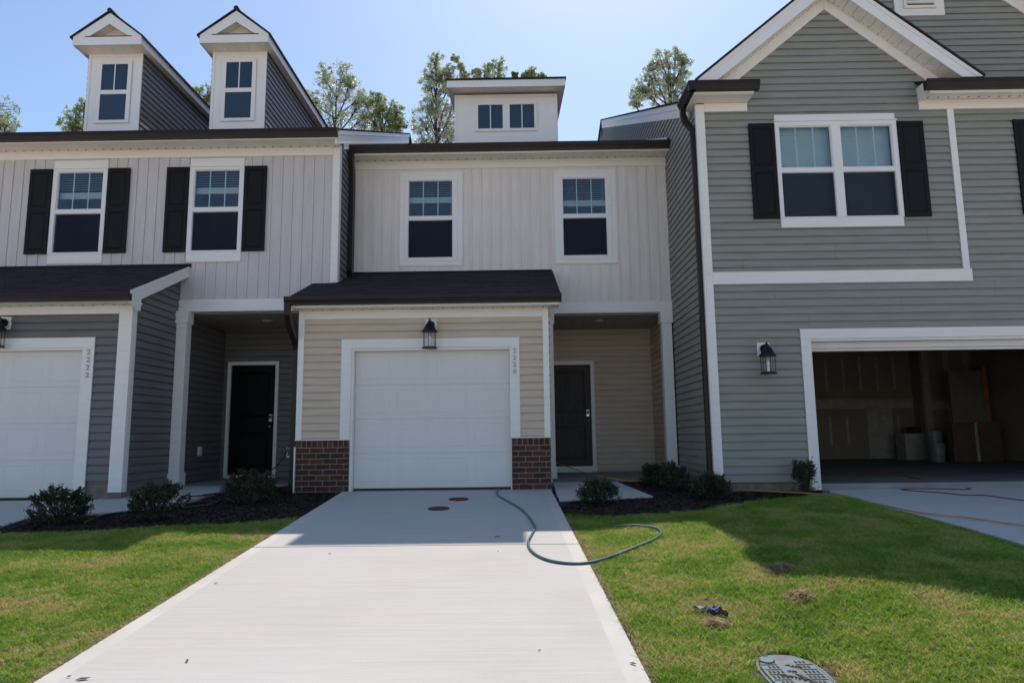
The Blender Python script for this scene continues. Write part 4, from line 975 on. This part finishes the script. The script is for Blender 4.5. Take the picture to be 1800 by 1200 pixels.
# ================================================================== THINGS
def lantern(x, y, zt, label, dx=0):
    """carriage lantern; zt = top of the mounting plate"""
    t = empty('wall_lantern', (x, y, zt-.3)); tag(t, label, 'lantern', 'carriage lanterns beside the garage doors')
    MB().box(x-.092, x+.092, y-.026, y-.001, zt-.20, zt).obj('mounting_plate', WPANEL, t, bevel=.012)
    bp = MB().cyl((x+dx*.0, y-.055, zt-.095), .062, .03, 20, .055, 'y').obj('back_plate', LAMP, t, smooth=False)
    MB().tube([(x, y-.05, zt-.10), (x, y-.10, zt-.045), (x, y-.145, zt-.03), (x, y-.165, zt-.07)], .014, 8).obj('arm', LAMP, t, smooth=True)
    yc = y-.165; c = MB(); prof = [(.0, -.035), (.022, -.045), (.028, -.07), (.055, -.10), (.075, -.14), (.098, -.185), (.118, -.20), (.118, -.215), (.098, -.222)]
    n = 24; v = []; f = []
    for (r_, z_) in prof:
        for i in range(n): a = 2*math.pi*i/n; v.append((x+r_*math.cos(a), yc+r_*math.sin(a), zt+z_))
    for k in range(len(prof)-1):
        for i in range(n): j = (i+1) % n; f.append((k*n+i, k*n+j, (k+1)*n+j, (k+1)*n+i))
    f.append(tuple(range((len(prof)-1)*n, len(prof)*n)))
    c.v = v; c.f = f; c.obj('cap', LAMP, t, smooth=False)
    MB().tube([(x, yc, zt-.035), (x, yc, zt-.01)], .010, 8).obj('finial', LAMP, t)
    for i in range(6):
        a = math.pi/6+i*math.pi/3; MB().box(x+.098*math.cos(a)-.0035, x+.098*math.cos(a)+.0035, yc+.098*math.sin(a)-.0035, yc+.098*math.sin(a)+.0035, zt-.445, zt-.22).obj('cage_bar', LAMP, t)
    g_ = MB(); 
    for k, zz in enumerate((-.44, -.222)):
        for i in range(24): a = 2*math.pi*i/24; g_.v.append((x+.088*math.cos(a), yc+.088*math.sin(a), zt+zz))
    g_.f = [(i, (i+1) % 24, 24+(i+1) % 24, 24+i) for i in range(24)]
    g_.obj('glass_shade', CLEAR, t, smooth=True)
    MB().cyl((x, yc, zt-.44), .016, .09, 12).obj('candle_tube', WPANEL, t); MB().cyl((x, yc, zt-.35), .017, .035, 12, .024).cyl((x, yc, zt-.315), .024, .05, 12, .004).obj('bulb', WPANEL, t, smooth=True)
    b = MB().cyl((x, yc, zt-.468), .118, .014, 24, .112); b.cyl((x, yc, zt-.454), .112, .012, 24, .09); b.obj('base', LAMP, t)
    return t
lantern(-.993, 0, 2.635, 'black carriage lantern centred above the closed garage door numbered 2220')
lantern(3.874, YR-.004, 2.160, 'black carriage lantern on the sage green siding left of the open garage')
lantern(-7.165, YL, 2.680, 'black carriage lantern above the garage door numbered 2222, cut by the left picture edge')

def leafset(mb, P, n, rad, ls, r, aspect=.5, flat=.35, up=.3):
    for _ in range(n):
        while True:
            d = Vector((r.uniform(-1, 1), r.uniform(-1, 1), r.uniform(-1, 1)))
            if d.length < 1: break
        p = P+Vector((d.x*rad[0], d.y*rad[1], d.z*rad[2])); a = Vector((r.gauss(0, 1), r.gauss(0, 1), r.gauss(0, 1)*.6+up)).normalized(); b = a.cross(Vector((r.gauss(0, 1), r.gauss(0, 1), r.gauss(0, 1)))).normalized()
        l = ls*r.uniform(.6, 1.25); k = len(mb.v); q = a.cross(b)*l*.12
        mb.v += [tuple(p), tuple(p+a*l*.5+b*l*aspect*.5+q), tuple(p+a*l), tuple(p+a*l*.5-b*l*aspect*.5+q)]
        mb.f += [(k, k+1, k+2, k+3)]
# ---- shrubs
def shrub(x, y, rx, rz, label, seed, m=SH, nleaf=2600, upright=False):
    r = random.Random(seed); z0 = gz(x, y)-.02; t = empty('shrub', (x, y, z0)); tag(t, label, 'shrub', 'boxy young shrubs in the mulch beds')
    br = MB(); lf = MB(); nb = 44 if not upright else 30
    tips = []
    for i in range(nb):
        a = r.uniform(0, 6.28); e = r.uniform(.12, 1.0)**.8
        if upright: d = Vector((math.cos(a)*r.uniform(.2, .8)*rx, math.sin(a)*r.uniform(.2, .8)*rx, rz*r.uniform(.55, 1.0)))
        else:
            ph = r.uniform(.05, 1.45); q = r.uniform(.78, 1.0); d = Vector((math.cos(a)*math.cos(ph)**.7*rx*q, math.sin(a)*math.cos(ph)**.7*rx*q*.9, (.18+.82*math.sin(ph)**.8)*rz*q))
        b0 = Vector((x+r.uniform(-.03, .03), y+r.uniform(-.03, .03), z0)); tip = Vector((x, y, z0))+d; mid = b0.lerp(tip, .5)+Vector((0, 0, .03))
        br.tube([b0, mid, tip], [.006, .004, .002], 4); tips.append((mid, tip))
    for mid, tip in tips:
        s = mid.lerp(tip, .25)
        k = nleaf//nb
        for j in range(k):
            tt = r.random()**.7; p = s.lerp(tip, tt*1.04); leafset(lf, p, 1, (.034, .034, .034), .034, r, .55)
    for _ in range(nleaf//4):
        d = Vector((r.gauss(0, .4), r.gauss(0, .4), abs(r.gauss(.35, .28)))); 
        if d.length > 1: continue
        leafset(lf, Vector((x+d.x*rx, y+d.y*rx*.9, z0+.04+d.z*rz*.9)), 1, (.03, .03, .03), .035, r, .55)
    br.obj('branches', TWIG, t, recalc=False); lf.obj('foliage', m, t, recalc=False); return t
shrub(-4.97, -2.25, .36, .44, 'leftmost dark shrub in front of the garage door numbered 2222', 31, SH, 3600)
shrub(-3.93, -2.12, .38, .47, 'dark shrub in front of the white post and corner board of the left house', 32, SH, 3600)
shrub(-3.28, -.95, .40, .47, 'dark shrub in front of the black front door', 33, SH, 3400)
shrub(1.34, -1.28, .33, .32, 'low light green shrub standing alone beside the short walkway', 34, SH2, 3000)
shrub(2.36, .30, .24, .36, 'small dark shrub nearest the porch back wall', 35, SH, 2200)
shrub(2.52, -.22, .30, .42, 'dark shrub at the foot of the white porch post', 36, SH, 2600)
shrub(2.84, -.98, .34, .36, 'dark shrub in front of the brown downspout', 37, SH, 2800)
shrub(4.22, -.68, .20, .47, 'upright spiky shrub against the open garage trim', 38, SH2, 1900, True)

# ---- trees behind the roofs
def tree(px, blobs, h0, label, seed, m, cl=20, ls=.125, y=28., dens=1.0):
    """px: trunk x; blobs: (x, z, r) crown lumps at depth y"""
    r = random.Random(seed); t = empty('tree', (px, y, 0)); tag(t, label, 'tree', 'trees rising behind the roofs')
    tr_ = MB(); lf = MB(); top = max(b[1] for b in blobs)
    tr_.tube([(px, y, -.8), (px+.1, y, h0*.5), (px, y+.1, h0), (px+.05, y, top-.3)], [.24, .19, .12, .02], 8)
    for (bx, bz, br_) in blobs:
        qx = .8 if br_ < .45 else .0
        s = Vector((px+(bx-px)*qx, y, min(bz-.8*br_, max(h0*.8, bz-2.5*br_)))); e = Vector((bx, y+r.uniform(-.5, .5)*br_, bz+.4*br_)); mid = s.lerp(e, .5)+Vector((0, 0, -.15*br_))
        tr_.tube([s, mid, e], [.06, .04, .012], 5)
        for i in range(int(cl*1.55)):
            while True:
                d = Vector((r.uniform(-1, 1), r.uniform(-1, 1), r.uniform(-1, 1)))
                if .25 < d.length < 1.05: break
            c = Vector((bx, y, bz))+d*br_*1.12; tr_.tube([mid.lerp(e, r.random()), c], [.018, .006], 3)
            q = br_*r.uniform(.12, .30); leafset(lf, c, int(27*dens*r.uniform(.3, 1.3)), (q*1.15, q*1.15, q), ls, r, .6)
    tr_.obj('trunk', BARK, t, recalc=False); lf.obj('crown', m, t, recalc=False); return t
tree(-10.4, [(-8.8, 20.2, .7), (-12.1, 20.9, .5), (-11.6, 18.4, .9), (-9.6, 22.0, .4), (-12.0, 17.6, .9), (-8.5, 19.6, .6), (-10.0, 22.3, .75), (-11.2, 22.4, .55), (-9.4, 21.4, .8), (-10.7, 21.2, .9), (-11.7, 20.4, .85), (-9.9, 20.1, 1.0), (-8.7, 20.9, .5), (-10.9, 19.4, 1.1), (-9.2, 18.7, 1.0), (-12.2, 19.2, .7), (-11.0, 17.6, 1.2)], 15, 'tall leafy tree just right of the nearer dormer roof, its trunk showing', 51, LF2)
tree(-7.6, [(-7.0, 19.3, .6), (-7.9, 20.1, .5), (-8.5, 17.6, .8), (-6.6, 17.9, .7), (-6.5, 19.2, .4), (-7.9, 20.8, .6), (-7.2, 20.1, .65), (-8.1, 19.6, .7), (-6.7, 19.9, .4), (-7.4, 18.9, .8), (-6.8, 18.6, .5), (-8.2, 18.3, .7), (-7.4, 17.4, 1.0)], 14, 'shorter tree with a rounded crown between the two tallest trees', 52, LF)
tree(-4.4, [(-3.4, 21.6, .6), (-3.3, 20.0, .9), (-5.2, 18.0, .8), (-3.2, 18.6, .9), (-4.9, 20.2, .6), (-3.6, 22.5, .35), (-4.4, 23.2, .42), (-4.6, 22.4, .6), (-4.0, 22.2, .45), (-4.8, 21.7, .5), (-4.2, 21.3, .7), (-4.6, 20.4, .6), (-3.9, 20.2, .8), (-5.3, 19.4, .65), (-4.1, 19.2, .9), (-4.9, 18.3, .9), (-3.5, 18.4, .8), (-4.2, 17.2, 1.0)], 15, 'tall narrow tree touching the left side of the white cupola', 53, LF2, 22)
tree(-1.2, [(-3.2, 23.3, .22), (-2.85, 22.8, .24), (-2.7, 22.2, .26), (-1.95, 22.4, .26), (-1.25, 22.6, .36), (-1.5, 22.1, .4), (-.55, 22.8, .42), (-.65, 22.2, .45), (-2.1, 21.7, .6), (-.9, 21.4, .8)], 15, 'tree whose crown top shows in tufts above the left half of the cupola roof', 54, LF2, 14, .14)
tree(1.3, [(.35, 22.15, .16), (1.25, 22.45, .32), (1.5, 22.2, .34), (.9, 22.0, .28), (2.0, 22.0, .22), (1.2, 21.3, .6)], 15, 'small tree top peeking above the right half of the cupola roof', 55, LF, 14, .14)
tree(9.6, [(9.5, 21.4, .6), (10.6, 21.4, .55), (8.5, 21.9, .4), (10.4, 23.0, .35), (7.7, 20.9, .5), (10.0, 23.4, .38), (9.0, 23.0, .55), (9.55, 22.9, .5), (10.45, 22.6, .6), (8.6, 22.6, .4), (9.3, 22.0, .6), (10.0, 21.9, .5), (7.95, 21.5, .6), (8.9, 21.2, .6), (9.9, 21.0, .7), (8.2, 20.7, .6), (9.2, 20.3, .7), (10.3, 20.3, .6), (7.4, 20.4, .35)], 16, 'tree above the left roof slope of the sage green house', 56, LF2, 17)
tree(-30.6, [(-30.6, 20.6, .8), (-31.2, 20.0, 1.0), (-30.0, 19.6, .6), (-30.8, 19.0, .8)], 14, 'tree at the far left picture edge behind the grey house', 57, LF, 22)
tree(-25.8, [(-26.0, 20.1, .55), (-25.4, 20.7, .4), (-26.3, 19.4, .5), (-25.4, 19.5, .7), (-25.8, 18.8, .7)], 14, 'small tree directly left of the farther dormer', 58, LF, 20)
tree(-18.2, [(-18.0, 21.3, .5), (-18.7, 21.2, .5), (-17.6, 20.8, .5), (-18.4, 20.6, .6), (-18.0, 19.9, .8)], 14, 'sunlit tree showing between the two dormers', 59, LF, 20)

# ---- things on the drive and lawn
def disc(x, y, label):
    z = gz(x, y)+.001; t = MB().cyl((x, y, z), .135, .010, 32, .130).obj('cleanout_cover', RUST, None)
    tag(t, label, 'cover', 'round rusty covers in the driveway'); a = math.atan(.06); t.rotation_euler = (a, 0, 0); return t
disc(-.685, -1.60, 'nearer and larger looking round rusty cover in the driveway'); disc(-.50, -.87, 'round rusty cover in the driveway nearest the garage door')
def cr(pts, n=6):
    out = []; P = [pts[0]]+pts+[pts[-1]]
    for i in range(1, len(P)-2):
        a, b, c, d = (Vector(q) for q in P[i-1:i+3])
        for k in range(n): t = k/n; out.append(.5*((2*b)+(c-a)*t+(2*a-5*b+4*c-d)*t*t+(3*b-a-3*c+d)*t**3))
    out.append(Vector(pts[-1])); return out
def gl(x, y):
    if dxl(y) < x < dxr(y) or y > -1.7: return gz(x, y)
    if x > 4.7: return gz(x, y)
    return max(lawnz(x, y)+.022, gz(x, y) if abs(x-dxr(y)) < .12 else -9)
def cable(name, pts, r, m, label, cat, n=6, hf=gl):
    up = .014 if m is CORDY else 0
    p3 = [(x, y, hf(x, y)+r+up+(z[0] if z else 0)) for x, y, *z in pts]
    return tag(MB().tube(cr(p3, n), r, 8).obj(name, m, None, smooth=True), label, cat)
cable('garden_hose', [(.03, .10), (-.01, -.30), (.04, -.70), (.16, -1.12), (.30, -1.60), (.40, -2.12), (.46, -2.66), (.475, -2.94), (.43, -3.30), (.395, -3.65), (.42, -3.95), (.49, -4.18), (.60, -4.34), (.76, -4.41), (.93, -4.36), (1.14, -4.14), (1.38, -3.90), (1.57, -3.70), (1.68, -3.45), (1.66, -3.22), (1.50, -3.02), (1.28, -2.95)], .0125, HOSE, 'green garden hose curving from the garage door over the driveway onto the grass', 'hose')
cable('garden_hose', [(-3.2, -.35), (-3.7, -.35), (-4.05, -.12), (-4.3, -.38), (-4.42, -.30), (-4.25, -.62), (-4.1, -1.05), (-3.9, -.8), (-3.7, -1.1), (-4.3, -1.55), (-4.5, -2.1), (-4.45, -2.6)], .012, HOSEB, 'dark hose looped on the walkway between the left shrubs', 'hose')
cable('extension_cord', [(1.0, 3.3, .05), (1.3, 2.0, .04), (1.6, 1.2, .03), (1.87, .80, .01), (2.10, .64), (2.41, .66), (2.70, .30), (2.88, .10), (3.1, -.2), (3.37, -.36), (3.61, -.54), (3.95, -.70), (4.25, -.86), (4.42, -1.3), (4.60, -1.72), (4.80, -2.34), (5.11, -2.67), (5.39, -3.12), (6.0, -3.9)], .008, CORDY, 'yellow extension cord running along the right mulch bed to the driveway', 'cord')
cable('extension_cord', [(5.6, 1.2, .13), (6.15, .55, .08), (6.29, .10, .05), (6.50, -.30), (6.62, -.46), (6.43, -.52), (6.15, -.44), (5.80, -.42), (5.64, -.47), (5.78, -.62), (6.01, -.83), (6.15, -1.02), (6.39, -1.07), (6.5, -1.32), (6.7, -1.75)], .0065, CORDR, 'dark red extension cord looping out of the open garage', 'cord', hf=gz)
cable('power_cord', [(-3.96, 2.60, .50), (-3.97, 2.50, .42), (-4.0, 2.30, .25), (-4.08, 2.0, .10), (-4.2, 1.6, .06), (-4.3, 1.2, .06), (-4.2, .6, .02), (-4.1, .1, .01)], .009, BLK2, 'black cord hanging from the outlet beside the black front door', 'cord', hf=lambda x, y: max(gz(x, y), .07))
# water meter cover
mc = empty('meter_cover', (1.70, -6.58, gz(1.7, -6.58))); tag(mc, 'oval blue grey water meter cover sunk in the front lawn', 'meter cover')
def mz(x, y): return lawnz(1.7, y)+.006
def oval(n, a, b, cx=1.70, cy=-6.58, ex=2.6):
    return [(cx+a*math.copysign(abs(math.cos(t))**(2/ex), math.cos(t)), cy+b*math.copysign(abs(math.sin(t))**(2/ex), math.sin(t))) for t in (2*math.pi*i/n for i in range(n))]
def flat(name, pts, m, dz, th, parent=mc): return sheet(name, pts, m, th, dz, parent, None, mz)
flat('soil_shadow', oval(40, .230, .350), LIDD, -.004, .006); flat('rim', oval(40, .165, .272), LIDM, .004, .010); flat('recess_ring', oval(40, .152, .258), LIDD, .0055, .003); flat('lid', oval(40, .144, .249), LIDM, .009, .004)  # widest dark oval paints the soil's shadow around the cover
inside = lambda x, y, q=.9: abs((x-1.70)/(.143*q))**2.6+abs((y+6.58)/(.248*q))**2.6 < 1
for i in range(-3, 4):
    y = -6.58+i*.062
    for s in (-1, 1):
        if inside(1.70+s*.11, y+.03, .95) and inside(1.70+s*.11, y-.03, .95): flat('rib_groove', [(1.70+s*.050, y-.005), (1.70+s*.132, y-.005), (1.70+s*.132, y+.005), (1.70+s*.050, y+.005)][::s], LIDD, .0105, .001)
        for k in range(4):
            x = 1.70+s*(.058+.021*k); yy = y+.031
            if inside(x+s*.008, yy, .93): flat('lug', [(x-.006, yy-.013), (x+.006, yy-.013), (x+.006, yy+.013), (x-.006, yy+.013)], LIDD, .0107, .001)
flat('reader_port', [(1.615+.042*math.cos(a*math.pi/12), -6.40+.042*math.sin(a*math.pi/12)) for a in range(24)], LIDD, .0115, .002); flat('reader_cap', [(1.615+.035*math.cos(a*math.pi/12), -6.40+.035*math.sin(a*math.pi/12)) for a in range(24)], LIDM, .0145, .003)
for s_, x, y, rz in (('CITY', 1.735, -6.47, 2.5), ('OF', 1.70, -6.535, 2.6), ('RALEIGH', 1.672, -6.60, 2.5), ('WATER', 1.735, -6.62, 1.9)):
    text(s_, mc, x, y, mz(x, y)+.0105, .036, LIDD, 'lettering', .0012, R(3.4), rz)
# cloth scrap
cs = empty('cloth_scrap', (1.55, -5.72, lawnz(1.55, -5.72)+.02)); tag(cs, 'blue and black crumpled scrap lying on the right lawn', 'scrap')
def crumple(name, m, c, L, W, ang, seed, parent):
    r = random.Random(seed); mb = MB(); n = 9
    for i in range(n+1):
        for j in range(3):
            u = (i/n-.5)*L; v = (j/2-.5)*W*(1+r.uniform(-.3, .3)); mb.v.append((c[0]+u*math.cos(ang)-v*math.sin(ang), c[1]+u*math.sin(ang)+v*math.cos(ang), lawnz(c[0], c[1])+.035+r.uniform(-.012, .018)+.015*(j == 1)))
    for i in range(n):
        for j in range(2): a = i*3+j; mb.f.append((a, a+3, a+4, a+1))
    o = mb.obj(name, m, parent, recalc=False); md = o.modifiers.new('thickness', 'SOLIDIFY'); md.thickness = .006; return o
crumple('cloth', BLUEP, (1.51, -5.66), .17, .04, -.5, 3, cs); crumple('strap', BLK2, (1.57, -5.70), .15, .022, -1.1, 4, cs); crumple('strap', BLK2, (1.55, -5.74), .13, .03, -.3, 6, cs)
tag(MB().box(1.60, 1.63, -5.66, -5.645, lawnz(1.6, -5.65)+.02, lawnz(1.6, -5.65)+.028).obj('plastic_chip', ORG, None), 'tiny orange plastic chip beside the blue scrap on the lawn', 'litter')
LV = [(-1.99, -4.87, .014, .3, 'tiny curled leaf by the left driveway edge, farthest from the camera'), (-1.47, -6.38, .020, 1.9, 'dark leaf alone in the lower left part of the driveway'),
      (-1.89, -6.60, .036, .2, 'longest dried leaf at the lower left corner of the driveway'), (-1.98, -6.57, .014, .1, 'small leaf directly left of the longest dried leaf'),
      (-1.38, -3.95, .014, .1, 'tiny brown leaf just below the driveway joint'), (.42, -6.28, .010, .5, 'tiny orange brown leaf in the lower right part of the driveway'),
      (.90, -6.47, .024, -.8, 'red brown leaf on the right edge strip of the driveway'), (.10, -3.30, .034, .05, 'dark twig in the shade just above the driveway joint'), (.12, -3.92, .012, 1, 'tiny dark leaf left of the hose bend')]
for (x, y, q, a, lb) in LV:
    mb = MB(); c, s2 = math.cos(a), math.sin(a); z = gz(x, y)+.003; P = [(-q, 0, 0), (-q*.3, q*.32, .006), (q*.4, q*.28, .005), (q, 0, .008), (q*.4, -q*.28, .003), (-q*.3, -q*.3, .004)]
    mb.ext([(x+u*c-v*s2, y+u*s2+v*c, z+w_) for u, v, w_ in P], (0, 0, .0012))
    tag(mb.obj('fallen_leaf', LEAFD, None), lb, 'leaf', 'dried leaves on the driveway')
# ---- inside the open garage
def lab(o, l, c): return tag(o, l, c)
cb = empty('cardboard_box', (10.0, 4.5, .2)); lab(cb, 'large flat brown cardboard carton standing in the open garage', 'carton')
MB().box(9.50, 10.52, 4.42, 4.62, .20, 1.02).obj('carton', CARD, cb, bevel=.006); MB().box(9.97, 10.03, 4.415, 4.4195, .20, 1.02).obj('tape', MUD, cb)
ld_ = empty('door_slab', (10.3, 4.85, .2)); lab(ld_, 'unpainted door slab with orange edge leaning behind the carton', 'door slab')
panel_board('slab_panel', SLABM, ld_, 9.78, 10.50, .22, 2.15, 4.80, .04, [(9.9, 10.38, .4, 1.1), (9.9, 10.38, 1.25, 2.0)]); MB().box(10.505, 10.60, 4.79, 4.86, .20, 2.25).obj('stud', WOODY, ld_, bevel=.003)
for bx, by, h, lb in ((9.25, 4.6, .36, 'pale plastic bucket left of the carton in the garage'), (9.42, 4.95, .62, 'taller grey bin behind the pale bucket in the garage')):
    b = empty('bucket', (bx, by, .2)); lab(b, lb, 'bucket'); MB().cyl((bx, by, .20), .13, h, 20, .155).obj('body', BUCK, b); MB().cyl((bx, by, .20+h), .162, .02, 20).obj('rim', BUCK, b); MB().tube([(bx-.16, by, .2+h-.04), (bx-.12, by-.16, .2+h-.2), (bx+.12, by-.16, .2+h-.2), (bx+.16, by, .2+h-.04)], .004, 5).obj('handle', BLK2, b)
wc = empty('storage_carton', (9.3, 5.6, .2)); lab(wc, 'light square carton with tools on top by the garage wall corner', 'carton')
MB().box(9.02, 9.62, 5.38, 5.78, .21, .80).obj('carton', MUD, wc, bevel=.006); MB().box(9.2, 9.45, 5.45, 5.65, .801, .95).obj('tool_bag', BLK2, wc, bevel=.02)
